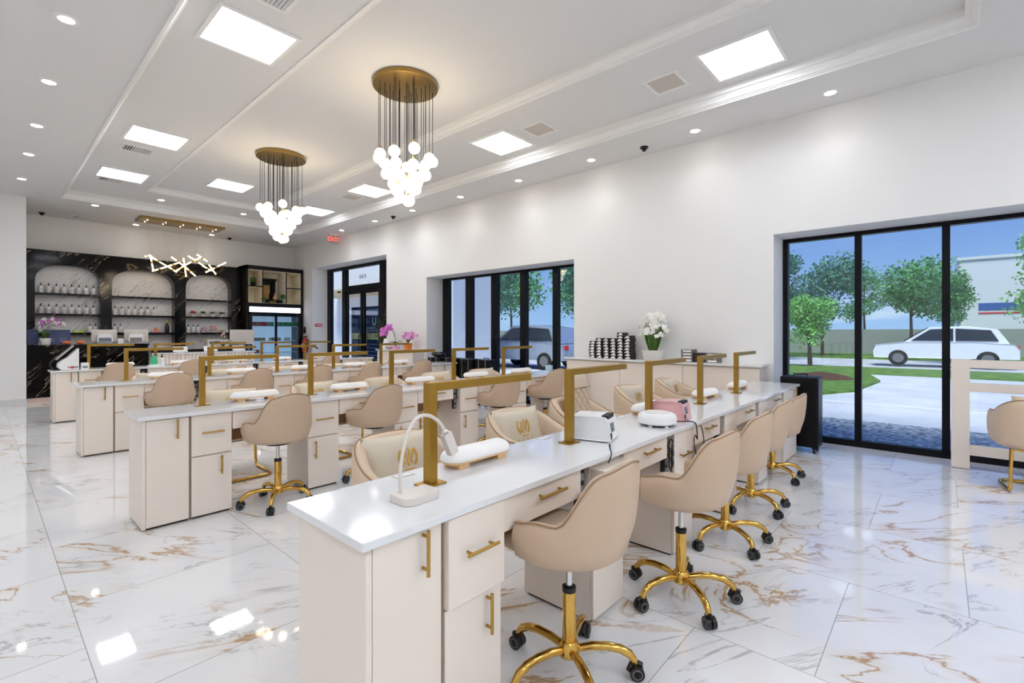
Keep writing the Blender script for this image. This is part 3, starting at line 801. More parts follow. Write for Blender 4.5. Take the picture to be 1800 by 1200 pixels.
MB().tube(smooth_path([(-.05,-.1,.07),(-.12,.0,.10),(-.10,.14,.06)]), .008, 6).obj('strap', M_black, sb, smooth=60)

# ------------------------------------------------------------------ credenzas along the window wall
def credenza(y0, y1, lab, ndoors):
    xf, zt = 6.16, .965
    r = thing('wall_credenza', lab, 'sideboard', (xf, y0, 0), 0, 'cream sideboards on the window wall'); L = y1-y0; D = XW-xf-.004
    MB().box(-.035, -.02+.02, zt-.028, D, L, zt).obj('counter_top', M_quartz, r, bevel=.003)
    MB().box(.02, .03, .02, D, L-.03, zt-.028).obj('carcass', M_cream, r)
    MB().box(.04, .05, 0, D, L-.05, .02).obj('plinth', M_dark, r)
    w = (L-.06)/ndoors
    for k in range(ndoors):
        MB().box(.0, .03+k*w+.003, .03, .019, .03+(k+1)*w-.003, zt-.05).obj('cabinet_door', M_cream, r, bevel=.0015)
    return r
credenza(1.56, 4.40, 'long cream sideboard between the large window and the row of tall windows', 3)
credenza(8.32, 9.74, 'short cream sideboard with orchids on it, right of the entrance door', 2)
CZ = .965
# boxes of product
def make_pbox():
    r = thing('product_box', 'x', 'box')
    MB().box(0, -.052, 0, .15, .052, .042).obj('carton', P('black_carton', (20, 16, 16), 0.4), r, bevel=.001)
    lp = [(-.042,.004),(.044,.004),(.034,.018),(.018,.021),(.010,.036),(-.022,.036),(-.032,.020)]
    MB().prism(lp, -.0012, 0, 'x').obj('label_patch', M_paper, r)
    proto_index(r); return r
PB = make_pbox(); first = True
cols = [6, 7, 7, 7, 9, 8]
for ci, n in enumerate(cols):
    y = 3.94-ci*.118
    for k in range(n):
        lb = 'black box with white label, %s from the bottom in the %s column from left' % (ORD[k], ORD[ci])
        loc = (6.22+random.uniform(-.006,.006), y+random.uniform(-.006,.006), CZ+k*.0425)
        if first: PB.location = loc; tag(PB, lb, 'box', 'stacked black product boxes'); first = False
        else: dup(PB, loc, random.uniform(-.03,.03), lb, 'stacked black product boxes')
M_darkbr = P('dark_brown_carton', (44, 26, 22), 0.5); M_greybox = P('grey_carton', (110, 102, 98), 0.5)
sets = [(2.48, 4, M_greybox, 'grey'), (2.32, 3, M_darkbr, 'dark brown'), (2.16, 3, M_greybox, 'grey')]
for si, (y, n, mt, cn_) in enumerate(sets):
    for k in range(n):
        o = thing('polish_box', '%s flat box, %s from the bottom, %s stack right of the white orchid' % (cn_, ORD[k], ['left', 'middle', 'right'][si]), 'box', (6.20, y, CZ+k*.040), random.uniform(-.04,.04), 'low box stacks right of the orchid')
        MB().box(0, -.075, 0, .17, .075, .0385).obj('carton', mt, o, bevel=.001)
        if cn_ == 'grey': MB().box(-.001, -.06, .008, 0, .05, .030).obj('label_patch', M_paper, o)
# orchids
def petal_flower(b, c, nrm, r):
    n = Vector(nrm).normalized(); a = n.cross(Vector((0,0,1)));
    if a.length < .01: a = Vector((1,0,0))
    a.normalize(); u = a.cross(n)
    for k in range(5):
        t = 2*PI*k/5+.3; d = a*math.cos(t)+u*math.sin(t); e = a*-math.sin(t)+u*math.cos(t); c0 = Vector(c)
        b.add([c0+n*.004, c0+d*r*.55+e*r*.42+n*.006, c0+d*r+n*(-.004), c0+d*r*.55-e*r*.42+n*.006], [(0,1,2,3)])
def orchid(name, lab, loc, potmat, petmats, stems, leafn=7, potr=.07, poth=.10, leafl=.16, spread=.16, ht=.34, fl=.028, potname='pot', nf=11, dirs=None, leafup=False, droop=.62):
    r = thing(name, lab, 'plant', loc)
    MB().lathe([(potr*.78,0),(potr*.8,.004),(potr,poth-.012),(potr*1.03,poth-.01),(potr*1.03,poth),(potr*.9,poth),(potr*.88,poth-.012)], seg=28).obj(potname, potmat, r, smooth=40)
    MB().lathe([(potr*.88,poth-.02),(potr*.5,poth-.012),(.004,poth-.01)], seg=20).obj('soil', M_mulch, r)
    lf = MB(); rnd = random.Random(hash(lab) % 1000 if False else len(lab))
    for k in range(leafn):
        a = 2*PI*k/leafn+rnd.uniform(-.3,.3); L = leafl*rnd.uniform(.8,1.15); wd = leafl*(.21 if leafup else .19)
        rows = []
        for j in range(7):
            t = j/6; rr = (.05+L*.34*t**1.5 if leafup else L*t); z = poth+(L*1.0*t if leafup else L*.75*math.sin(t*2.2)); w_ = wd*math.sin(PI*min(1, t*.9+.1))**.7+.002
            ca, sa = math.cos(a), math.sin(a)
            rows.append([(rr*ca-w_*sa, rr*sa+w_*ca, z), (rr*ca, rr*sa, z-.01), (rr*ca+w_*sa, rr*sa-w_*ca, z)])
        lf.loft(rows, closed=False, cap=False)
    lf.obj('leaves', M_leaf, r, smooth=60)
    st = MB(); fls = [MB() for _ in petmats]
    for k in range(stems):
        a = (dirs[k] if dirs else 2*PI*k/stems+.5); ca, sa = math.cos(a), math.sin(a)
        H = ht*rnd.uniform(.9, 1.08)
        pts = smooth_path([(0,0,poth-.01),(.02*ca,.02*sa,poth+H*.45),(spread*.35*ca,spread*.35*sa,poth+H*.85),(spread*.75*ca,spread*.75*sa,poth+H),(spread*1.15*ca,spread*1.15*sa,poth+H*.86),(spread*1.4*ca,spread*1.4*sa,poth+H*droop)])
        st.tube(pts, .003, 5)
        for j in range(nf):
            q = pts[int(len(pts)*(.45+.54*j/nf))]; off = Vector((rnd.uniform(-1,1), rnd.uniform(-1,1), rnd.uniform(-.8,.8)))*fl*1.1
            petal_flower(fls[(j+k) % len(petmats)], q+off, (-.8+rnd.uniform(-.5,.5), -.6+rnd.uniform(-.5,.5), rnd.uniform(-.2,.5)), fl*rnd.uniform(.85,1.15))
    st.obj('flower_stem', M_stem, r, smooth=60)
    for b_, mt in zip(fls, petmats): b_.obj('blossoms', mt, r)
    return r
orchid('potted_orchid', 'large white orchid with upright green leaves in a white pot on the long sideboard', (6.225, 2.96, CZ), M_whitem, [M_petalw], 11, 14, .150, .140, .29, .110, .44, .042, nf=20, leafup=True, droop=.48)
orchid('potted_orchid', 'magenta orchid in a pale pink bowl, left one on the short sideboard by the door', (6.24, 9.10, CZ), M_petall, [M_petalp], 3, 5, .10, .08, .16, .24, .46, .045, nf=14, dirs=[1.9, 2.6, 1.7])
orchid('potted_orchid', 'pale pink orchid leaning from an orange pot on the short sideboard', (6.26, 8.66, CZ), M_terra, [M_petall, M_petalp], 3, 4, .095, .15, .13, .26, .20, .045, nf=13, dirs=[-1.75, -2.4, -2.05])
sg = thing('table_sign', 'white paper sign leaning at the left end of the short sideboard', 'sign', (6.28, 9.58, CZ))
MB().obox((0,0,.12), (.003,.08,.125), Matrix.Rotation(.25, 3, 'Y')).obj('sheet', M_paper, sg); MB().box(-.05,-.06,0,.06,.06,.012).obj('sign_foot', M_acrylic, sg)
dsh = thing('glass_dish', 'low clear glass dish of wrapped sweets beside the magenta orchid', 'dish', (6.25, 9.36, CZ))
MB().lathe([(.05,0),(.09,.04),(.10,.07),(.094,.07),(.085,.042),(.04,.008)], seg=24).obj('bowl', M_acrylic, dsh, smooth=40)
MB().sphere((0,0,.045), .06, 12, 8, (1,1,.5)).obj('contents', M_petall, dsh, smooth=60)
# tall branchy plant by the door
tp = thing('tall_potted_plant', 'tall thin branching plant in a dark vase beside the entrance door', 'plant', (6.62, 10.22, 0))
MB().lathe([(.12,0),(.16,.25),(.15,.6),(.10,.82),(.11,.85),(.09,.85)], seg=24).obj('vase', M_black, tp, smooth=40)
br = MB(); lv = MB(); rnd = random.Random(3)
for k in range(16):
    a = rnd.uniform(0, 2*PI); H = rnd.uniform(.5, 1.15); sp = rnd.uniform(.08,.36)
    pts = smooth_path([(0,0,.8),(sp*.3*math.cos(a),sp*.3*math.sin(a),.8+H*.5),(sp*math.cos(a+.3),sp*math.sin(a+.3),.8+H)])
    br.tube(pts, .004, 5)
    for j in range(16):
        q = pts[rnd.randrange(4, len(pts))]+Vector((rnd.uniform(-.03,.03), rnd.uniform(-.03,.03), rnd.uniform(-.02,.02)))
        d = Vector((rnd.uniform(-1,1), rnd.uniform(-1,1), rnd.uniform(-.4,1))).normalized()*.045; e = d.cross(Vector((rnd.uniform(-1,1), rnd.uniform(-1,1), rnd.uniform(-1,1)))).normalized()*.013
        lv.add([q, q+d*.5+e, q+d, q+d*.5-e], [(0,1,2,3)])
br.obj('branches', M_stem, tp, smooth=60); lv.obj('leaves', M_leafd, tp)

# ------------------------------------------------------------------ cream open frame by the window (right edge)
fs = thing('open_frame_stand', 'cream open wooden frame standing before the large window at the right edge', 'frame', (6.497, -.08, 0))
MB().box(0, -.135, .006, .05, 0, 1.085).obj('post', M_cream, fs, bevel=.002)
MB().box(0, -1.80, .006, .05, -1.665, 1.085).obj('post', M_cream, fs, bevel=.002)
for z0, z1 in ((1.0,1.08), (.77,.855), (.142,.243)): MB().box(.008, -1.665, z0, .042, -.135, z1).obj('rail', M_cream, fs, bevel=.002)
MB().box(.005,-.13,0,.045,-.005,.006).obj('foot', M_dark, fs); MB().box(.005,-1.795,0,.045,-1.67,.006).obj('foot', M_dark, fs)

# ------------------------------------------------------------------ back wall: black marble with arched niches
BW = thing('shelf_wall', 'black marble wall unit with three arched white niches behind reception', 'shelf unit', (0, YB, 0))
def niche_wall():
    x0, x1, z0, z1 = .61, 4.84, 0.0, 3.14
    N = [(.80, 1.87, 2.83), (2.08, 3.31, 2.84), (3.55, 4.61, 2.86)]
    th = .30; b = MB(); yf, yb_ = -th, -.02
    # front face columns and arches
    edges = [x0] + [e for n in N for e in n[:2]] + [x1]
    for i in range(0, len(edges), 2): b.box(edges[i], yf, z0, edges[i+1], yb_, z1)
    for a, c_, zt in N:
        w = (c_-a)/2; cx = (a+c_)/2; rz = .42; zs = zt-rz; K = 20
        arch = []
        for j in range(K+1):
            t = PI*j/K; e = .72
            arch.append((cx-w*math.copysign(abs(math.cos(t))**e, math.cos(t)), zs+rz*abs(math.sin(t))**e))
        poly_top = [(c_, z1), (a, z1)]
        for j in range(K):
            p, q_ = arch[j], arch[j+1]
            b.add([(p[0],yf,p[1]),(q_[0],yf,q_[1]),(q_[0],yf,z1),(p[0],yf,z1),(p[0],yb_,p[1]),(q_[0],yb_,q_[1])], [(0,1,2,3),(0,1,5,4)])
        b.add([(a,yf,z1),(c_,yf,z1),(c_,yb_,z1),(a,yb_,z1)], [(0,1,2,3)])
    b.obj('marble_face', M_blackmarble, BW)
    for a, c_, zt in N:
        MB().box(a-.02, -.015, .75, c_+.02, 0, zt+.02).obj('niche_back', M_whitemarble, BW)
        for z in (1.345, 1.765, 2.215): MB().box(a, yf+.03, z-.045, c_, -.015, z).obj('shelf', M_blackmarble, BW)
    return N
NICHE = niche_wall()
# bottles
def make_bottle():
    r = thing('pump_bottle', 'x', 'bottle')
    MB().lathe([(.036,0),(.040,.006),(.040,.125),(.032,.145),(.014,.152),(.014,.160)], seg=16).obj('bottle_body', M_white, r, smooth=40)
    p = MB(); p.lathe([(.017,.158),(.017,.178),(.006,.180),(.006,.205)], seg=12); p.box(-.009,-.040,.198,.009,.012,.212); p.obj('pump', M_black, r)
    MB().box(-.022,-.0405,.04,.022,-.0385,.10).obj('label_patch', M_greylt, r)
    proto_index(r); return r
BT = make_bottle(); first = True
SHN = ['left', 'middle', 'right']
def bottle(x, z, lb, y=YB-.20, s=1.0):
    global first
    if first: BT.location = (x, y, z); tag(BT, lb, 'bottle', 'white pump bottles in the niches'); o = BT; first = False
    else: o = dup(BT, (x, y, z), random.uniform(-.3,.3), lb, 'white pump bottles in the niches')
    return o
for row, (z, nm) in enumerate(((2.216, 'upper'), (1.766, 'middle'))):
    for k in range(8): bottle(.895+k*.124, z, 'white pump bottle, %s from left on the %s shelf of the left niche' % (ORD[k], nm))
for k in range(7): bottle(2.15+k*.125, 1.766, 'white pump bottle, %s from the left on the middle shelf of the middle niche' % ORD[k])
bottle(.87, 1.346, 'white pump bottle at the left end of the lower shelf of the left niche'); bottle(.96, 1.346, 'white pump bottle, second at the left end of the lower shelf of the left niche')
bottle(1.70, 1.346, 'white pump bottle, left of the right-hand pair on the left niche lower shelf'); bottle(1.80, 1.346, 'white pump bottle at the right end of the lower shelf of the left niche')
bottle(2.14, 1.346, 'white pump bottle at the left end of the lower shelf of the middle niche'); bottle(2.25, 1.346, 'white pump bottle, second on the lower shelf of the middle niche')
for k in range(3): bottle(3.63+k*.11, 1.346, 'white pump bottle, %s from the left on the lower shelf of the right niche' % ORD[k])
# champagne bottle and small goods in the middle niche
cb = thing('champagne_bottle', 'dark champagne bottle with gold neck on the lower shelf of the middle niche', 'bottle', (3.17, YB-.20, 1.346))
MB().lathe([(.043,0),(.045,.01),(.045,.15),(.02,.235),(.016,.24),(.016,.25)], seg=18).obj('glass_body', M_blackgl, cb, smooth=40)
MB().lathe([(.0165,.235),(.017,.31),(.014,.318)], seg=14).obj('foil', M_gold, cb, smooth=40)
for k, (x, mt, h_, r_) in enumerate(((2.55, M_petall, .07, .03), (2.66, M_pink, .05, .035), (2.77, M_whitem, .06, .03), (2.88, M_petall, .055, .034), (3.03, M_pink, .05, .03))):
    o = thing('cosmetic_jar', 'small cosmetic jar, %s from the left on the lower shelf of the middle niche' % ORD[k], 'jar', (x, YB-.2, 1.346), 0, 'small jars in the middle niche')
    MB().lathe([(r_,0),(r_,h_*.65)], seg=14).obj('jar_body', mt, o, smooth=40); MB().lathe([(r_*1.05,h_*.65),(r_*1.05,h_)], seg=14).obj('lid', M_whitem, o, smooth=40)
pf = thing('perfume_bottle', 'peach glass perfume bottle left of the champagne bottle', 'bottle', (2.95, YB-.17, 1.346))
MB().box(-.04,-.02,0,.04,.02,.11).obj('glass_body', M_orange, pf, bevel=.006); MB().lathe([(.015,.11),(.015,.14)], seg=10).obj('cap', M_petall, pf)
for k in range(4):
    o = thing('small_potted_plant', ['small plant with red leaves in a white pot in the right niche', 'small green plant in a white pot, second from the left in the right niche', 'small green plant in a white pot, third from the left in the right niche', 'small dark green plant in a white pot, rightmost in the right niche'][k], 'plant', (3.74+k*.225, YB-.19, 1.766), 0, 'small potted plants in the right niche')
    MB().lathe([(.04,0),(.058,.075),(.052,.075),(.04,.06)], seg=16).obj('pot', M_whitem, o, smooth=40)
    l = MB(); rn = random.Random(k)
    for j in range(46):
        a = rn.uniform(0,2*PI); e = rn.uniform(.05,1.2); d = Vector((math.cos(a)*math.cos(e), math.sin(a)*math.cos(e), math.sin(e)*.7)); L = rn.uniform(.06,.115)
        q_ = Vector((0,0,.065))+d*L; w_ = d.cross(Vector((0,0,1))).normalized()*.018
        l.add([q_-d*.03, q_+w_, q_+d*.03, q_-w_], [(0,1,2,3)])
    l.obj('leaves', M_redsign if k == 0 else (M_leaf if k < 3 else M_leafd), o)
for k, (x, lab, mt) in enumerate(((3.98, 'small pot of pink and white flowers on the lower shelf of the right niche', M_petall), (4.20, 'round pink flower ball on the lower shelf of the right niche', M_pink))):
    o = thing('flower_pot', lab, 'plant', (x, YB-.2, 1.346)); MB().lathe([(.04,0),(.05,.05)], seg=14).obj('pot', M_whitem, o)
    b = MB(); rn = random.Random(k+9)
    for j in range(34):
        d = Vector((rn.uniform(-1,1), rn.uniform(-1,1), rn.uniform(-.3,1))).normalized(); petal_flower(b, Vector((0,0,.09+.02*k))+d*(.055+.025*k), d, .03)
    b.obj('blossoms', mt, o)
for k, x in enumerate((4.40, 4.53)):
    o = thing('candle_jar', 'cream candle jar, %s at the right end of the lower shelf of the right niche' % ('left' if k == 0 else 'right'), 'candle', (x, YB-.2, 1.346)); MB().lathe([(.04,0),(.04,.07)], seg=14).obj('jar_body', M_tanbox if k == 0 else M_whitem, o, smooth=40); MB().lathe([(.042,.07),(.042,.085)], seg=14).obj('lid', M_whitem, o)

lm = thing('lime_box', 'small lime green box on the lower shelf of the left niche', 'box', (1.50, YB-.19, 1.346)); MB().box(-.09,-.04,0,.09,.04,.055).obj('box_body', P('lime_carton', (190, 226, 50), .5), lm, bevel=.003); MB().box(-.06,-.041,.015,.02,-.04,.04).obj('label_patch', M_paper, lm)
# ------------------------------------------------------------------ tall cabinet with fridge
CY = 14.08
cbn = thing('tall_cabinet', 'tall black cabinet with cream cubbies above a drinks fridge in the back right corner', 'cabinet', (4.86, CY, 0)); W = 1.555; D = YB-CY-.004
b = MB(); b.box(0,0,0,.05,D,3.20); b.box(W-.05,0,0,W,D,3.20); b.box(0,0,3.09,W,D,3.20); b.box(.05,0,2.08,W-.05,D,2.17); b.box(.05,D-.03,0,W-.05,D,3.09)
b.obj('cabinet_frame', M_darkwood, cbn, bevel=.003)
M_cubby = P('cream_cubby', (250, 240, 216), 0.5)
b = MB(); b.box(.05,.04,2.17,W-.05,D-.04,2.18); b.box(.05,D-.04,2.17,W-.05,D-.031,3.09); b.box(.05,.04,3.08,W-.05,D-.04,3.09); b.box(.05,.04,2.18,.056,D-.04,3.08); b.box(W-.056,.04,2.18,W-.05,D-.04,3.08)
b.obj('cubby_lining', M_cubby, cbn)
for x in (.43, 1.08): MB().box(x-.012, .022, 2.18, x+.012, D-.04, 3.08).obj('divider', M_cubby, cbn); MB().box(x-.012, .008, 2.18, x+.012, .022, 3.08).obj('divider_edge', M_darkwood, cbn)
MB().box(.056,.022,2.615,.418,D-.04,2.64).obj('shelf', M_cubby, cbn); MB().box(1.092,.022,2.615,W-.056,D-.04,2.64).obj('shelf', M_cubby, cbn); MB().box(.056,.008,2.613,.418,.022,2.642).obj('shelf_edge', M_darkwood, cbn); MB().box(1.092,.008,2.613,W-.056,.022,2.642).obj('shelf_edge', M_darkwood, cbn)
fg = thing('drinks_fridge', 'black two-door drinks fridge with a lit white header in the black cabinet', 'fridge', (4.86, CY, 0))
x0, x1 = .075, W-.06
b = MB(); b.box(x0,.02,.03,x0+.06,.55,2.075); b.box(x1-.06,.02,.03,x1,.55,2.075); b.box(x0,.02,.03,x1,.55,.16); b.box(x0,.02,1.86,x1,.55,2.075); b.box(x0,.54,.03,x1,.56,2.075)
b.obj('fridge_body', M_blackgl, fg)
MB().box(x0+.01,.008,1.915,x1-.01,.02,2.06).obj('header_light', M_fridgelt, fg)
MB().box(x0+.06,.50,.16,x1-.06,.54,1.86).obj('glowing_inner_wall', M_fridgein, fg)
for z in (.45, .78, 1.12, 1.53): MB().box(x0+.06,.09,z-.012,x1-.06,.50,z).obj('wire_shelf', M_white, fg)
mx = (x0+x1)/2
for s_, a, c_ in ((-1, x0+.03, mx+.02), (1, mx-.02, x1-.03)):
    yy = -.012 if s_ > 0 else -.002
    d_ = MB(); d_.box(a,yy,.17,a+.05,yy+.02,1.86); d_.box(c_-.05,yy,.17,c_,yy+.02,1.86); d_.box(a+.05,yy,.17,c_-.05,yy+.02,.22); d_.box(a+.05,yy,1.80,c_-.05,yy+.02,1.86)
    do = d_.obj('fridge_door', M_blackgl, fg); MB().box(a+.05,yy+.008,.22,c_-.05,yy+.012,1.80).obj('pane', M_fglass, do)
    MB().box((c_-.03) if s_ < 0 else a+.01, yy-.02, .9, (c_-.012) if s_ < 0 else a+.028, yy, 1.3).obj('door_handle', M_black, do)
M_canr = P('red_can', (196, 40, 52), 0.25, metal=.3); M_cang = P('green_can', (50, 150, 84), 0.25, metal=.3)
for k in range(19):
    if k == 9: continue
    col_ = 'red' if k < 7 else 'green'
    n_ = k if k < 7 else (k-7 if k < 9 else k-8)
    o = thing('drink_can', '%s drink can, %s of the %s ones from left on the top fridge shelf' % (col_, ORD[n_], col_), 'can', (4.86+x0+.135+k*.067, CY+.14, 1.531), 0, 'cans on the top fridge shelf')
    MB().lathe([(.024,0),(.031,.008),(.031,.105),(.025,.115)], seg=12).obj('can_body', M_canr if k < 7 else M_cang, o, smooth=40); MB().lathe([(.024,.115),(.022,.118)], seg=12).obj('can_lid', M_chrome, o)
for k, (x, z, mt, lab) in enumerate(((.42, 1.121, M_tanbox, 'tan box on the second shelf of the fridge, left door'), (.85, 1.121, M_tanbox, 'tan box on the second shelf of the fridge, right door'), (1.2, 1.121, M_whitem, 'white tub on the second shelf of the fridge, right door'), (.35, .781, M_orange, 'orange tray on the third shelf of the fridge, left door'))):
    o = thing('food_box', lab, 'box', (4.86+x, CY+.25, z)); MB().box(-.14 if k < 2 else -.06,-.08,0,.14 if k < 2 else .06,.08,.07).obj('box_body', mt, o, bevel=.004); MB().box(-.142 if k < 2 else -.062,-.082,.07,.142 if k < 2 else .062,.082,.08).obj('lid', mt, o)
# altar-like display in cubby
ds = thing('display_shrine', 'dark wooden display shrine with a gold picture in the middle cubby', 'ornament', (4.86+.68, CY+.30, 2.181))
b = MB(); b.box(-.20,-.16,0,.34,.20,.10); b.box(-.20,.12,.10,.22,.20,.66); b.box(-.24,.02,.66,.26,.20,.72); b.box(-.20,.02,.10,-.16,.20,.66); b.box(.18,.02,.10,.22,.20,.66); b.obj('shrine_body', M_darkwood, ds, bevel=.004)
pc = MB().box(-.12,.10,.14,.06,.12,.52).obj('picture', P('amber_picture', (196, 140, 62), 0.4, var=.5, vscale=14), ds); 
b = MB(); b.box(-.14,.09,.12,-.12,.12,.54); b.box(.06,.09,.12,.08,.12,.54); b.box(-.12,.09,.52,.06,.12,.54); b.box(-.12,.09,.12,.06,.12,.14); b.obj('picture_frame', M_gold, pc)
MB().box(-.02,-.161,.03,.16,-.160,.06).obj('name_plate', M_brass, ds)
fgn = thing('seated_figurine', 'small pale seated figurine in front of the display shrine', 'figurine', (4.86+.85, CY+.20, 2.282))
b = MB(); b.sphere((0,0,.06), .06, 14, 8, (1.25,.8,.9)); b.sphere((0,0,.125), .045, 12, 8); b.sphere((0,0,.185), .028, 12, 8); b.obj('figure', M_tanbox, fgn, smooth=60); MB().lathe([(.08,0),(.08,.012)], seg=18).obj('figure_base', M_gold, fgn)
def bush(name, lab, loc, r_, potmat, s=1.0):
    o = thing(name, lab, 'plant', loc); MB().lathe([(.05*s,0),(.065*s,.09*s),(.055*s,.09*s)], seg=16).obj('pot', potmat, o, smooth=40)
    l = MB(); rn = random.Random(len(lab))
    for j in range(150):
        d = Vector((rn.uniform(-1,1), rn.uniform(-1,1), rn.uniform(-.6,1))).normalized(); q_ = Vector((0,0,.09*s+r_*.8))+d*r_*rn.uniform(.6,1); w_ = d.cross(Vector((rn.uniform(-1,1),rn.uniform(-1,1),1))).normalized()*.02; e_ = d.cross(w_).normalized()*.026
        l.add([q_-e_, q_+w_, q_+e_, q_-w_], [(0,1,2,3)])
    l.obj('leaves', M_leaf, o)
bush('cubby_plant', 'bright green plant in a dark pot in the upper left cubby', (4.86+.25, CY+.2, 2.641), .085, M_darkwood, 1.2)
bush('cubby_plant', 'green sprig left of the shrine in the middle cubby', (4.86+.47, CY+.06, 2.181), .07, M_green, .5)
bush('cubby_plant', 'green sprig right of the figurine in the middle cubby', (4.86+1.0, CY+.06, 2.281), .07, M_green, .5)

# ------------------------------------------------------------------ reception counters
rc = thing('reception_counter', 'black marble reception counter at the left of the back wall', 'counter', (.615, 12.93, 0))
MB().box(0,0,.09,1.86,.55,1.075).obj('counter_body', M_blackmarble, rc); MB().box(-.0,-.02,1.075,1.88,.58,1.105).obj('counter_top', M_blackmarble, rc, bevel=.003); MB().box(0,.01,0,1.86,.5,.09).obj('kick_panel', P('rose_stone_kick', (212, 186, 172), 0.3), rc)
fc = thing('fluted_counter', 'low cream reception counter with fluted front beside the black one', 'counter', (2.50, 12.62, 0))
b = MB(); L = 2.05
b.box(0,.02,0,L,.55,.87)
for k in range(28): b.lathe([(.034,0),(.034,.87)], (.036+k*L/28, .022, 0), 10)
b.obj('fluted_front', M_cream, fc, smooth=40); MB().box(-.02,-.03,.87,L+.02,.57,.90).obj('counter_top', M_quartz, fc, bevel=.003)
# on the black counter (top z 1.105)
ZC = 1.105
orchid('potted_orchid', 'pink and white orchid in a white pot on the black reception counter', (.875, 13.10, ZC), M_whitem, [M_petalp, M_petalw], 3, 6, .085, .13, .19, .20, .36, .045, nf=11, dirs=[.3, 1.0, 1.7])
po = thing('price_board', 'navy leaflet board with small print leaning on the black counter behind the orchid', 'sign', (1.05, 13.22, ZC))
MB().obox((0,.03,.15), (.20,.006,.15), Matrix.Rotation(-.2, 3, 'X')).obj('board', M_blue, po)
b = MB()
for k in range(5): b.obox((.09,.012+.010*k-.005,.07+.045*k), (.05,.001,.008), Matrix.Rotation(-.2, 3, 'X')); b.obox((-.06,.012+.010*k-.005,.07+.045*k), (.03,.001,.006), Matrix.Rotation(-.2, 3, 'X'))
b.obj('small_print', P('faded_print', (120, 132, 180), 0.6), po)
po2 = thing('price_board', 'navy leaflet board at the far left end of the black counter', 'sign', (.71, 13.34, ZC)); MB().obox((0,.03,.15), (.08,.006,.15), Matrix.Rotation(-.2, 3, 'X')).obj('board', M_blue, po2)
for k, x in enumerate((1.17, 1.375)):
    o = thing('orange_candle', 'orange flower-shaped candle, %s of the pair on the black counter' % ('left' if k == 0 else 'right'), 'candle', (x, 13.0, ZC), 0, 'orange candles on the black counter')
    b = MB(); b.sphere((0,0,.04), .055, 14, 8, (1,1,.72))
    for j in range(7): a = 2*PI*j/7; b.sphere((.045*math.cos(a), .045*math.sin(a), .045), .026, 8, 6)
    b.obj('wax', M_orange, o, smooth=60); MB().cyl((0,0,.07), (0,0,.10), .003, seg=6).obj('wick', M_black, o)
def pos(x, y, z, lab, rz=0, scr=M_screeng):
    o = thing('till_terminal', lab, 'till', (x, y, z), rz)
    MB().obox((0,.06,.17), (.21,.014,.135), Matrix.Rotation(.18, 3, 'X')).obj('monitor_back', M_greylt, o, bevel=.01)
    MB().box(-.12,-.02,0,.12,.10,.03).obj('stand_base', M_white, o, bevel=.008); MB().obox((0,.02,.11), (.12,.035,.09), Matrix.Rotation(.18, 3, 'X')).obj('stand_neck', M_white, o, bevel=.012)
    cs = MB().obox((-.0,-.05,.095), (.125,.008,.055), Matrix.Rotation(-.25, 3, 'X')).obj('customer_screen', M_white, o, bevel=.005)
    MB().obox((-.0,-.0595,.0925), (.105,.002,.042), Matrix.Rotation(-.25, 3, 'X')).obj('screen_glass', scr, cs)
pos(1.77, 13.12, ZC, 'white till terminal with small customer screen, left one on the black counter')
pos(2.30, 13.12, ZC, 'white till terminal with small customer screen, at the right end of the black counter', -.2, P('brown_screen', (120, 106, 98), 0.2))
o = thing('card_box', 'small white box between the two white till terminals', 'box', (2.02, 13.05, ZC)); MB().box(-.045,-.04,0,.045,.04,.11).obj('box_body', M_white, o, bevel=.003); MB().box(-.03,-.041,.03,.03,-.04,.08).obj('label_patch', M_paper, o)
# behind/over the fluted counter (top z .90)
ZF = .90
def tablet(x, lab, rz=0):
    o = thing('tablet_stand', lab, 'tablet', (x, 12.72, ZF), rz)
    MB().obox((0,0,.07), (.14,.008,.07), Matrix.Rotation(-.45, 3, 'X')).obj('tablet', M_white, o, bevel=.006)
    MB().obox((0,-.0085,.066), (.118,.002,.055), Matrix.Rotation(-.45, 3, 'X')).obj('screen_glass', M_screen, o); MB().box(-.06,-.02,0,.06,.08,.012).obj('stand_foot', M_greylt, o)
tablet(3.02, 'dark-screened tablet on a stand, left one on the fluted counter'); tablet(3.62, 'dark-screened tablet on a stand, middle one on the fluted counter'); tablet(4.22, 'dark-screened tablet on a stand, right one on the fluted counter')
pr = thing('printer', 'grey and white printer behind the fluted counter below the right niche', 'printer', (3.95, 13.44, .95)); MB().box(-.24,-.16,0,.24,.16,.22).obj('printer_body', M_greylt, pr, bevel=.012); MB().box(-.20,-.165,.12,.05,-.16,.18).obj('control_panel', M_screeng, pr); MB().box(-.20,-.22,.03,.20,-.16,.04).obj('paper_tray', M_black, pr)
st_ = thing('back_counter', 'dark low work counter behind the fluted counter', 'counter', (2.60, 13.24, 0)); MB().box(0,0,0,2.1,.40,.92).obj('counter_body', M_darkwood, st_); MB().box(-.02,-.02,.92,2.12,.42,.95).obj('counter_top', M_blackmarble, st_)
mn = thing('desktop_monitor', 'large white monitor seen from behind on the work counter before the fridge', 'monitor', (4.52, 13.40, .95)); MB().obox((0,-.02,.28), (.29,.015,.19), Matrix.Rotation(.12, 3, 'X')).obj('monitor_back', M_greylt, mn, bevel=.008); MB().box(-.10,-.05,0,.10,.10,.012).obj('stand_base', M_chrome, mn); MB().box(-.03,0,.012,.03,.02,.25).obj('stand_neck', M_chrome, mn)
cbx = thing('blue_bottle', 'small blue bottle at the right end of the fluted counter', 'bottle', (4.48, 12.80, ZF)); MB().lathe([(.03,0),(.03,.12),(.012,.14),(.012,.17)], seg=14).obj('bottle_body', M_bluestripe, cbx, smooth=40); MB().lathe([(.014,.17),(.014,.19)], seg=10).obj('cap', M_white, cbx)
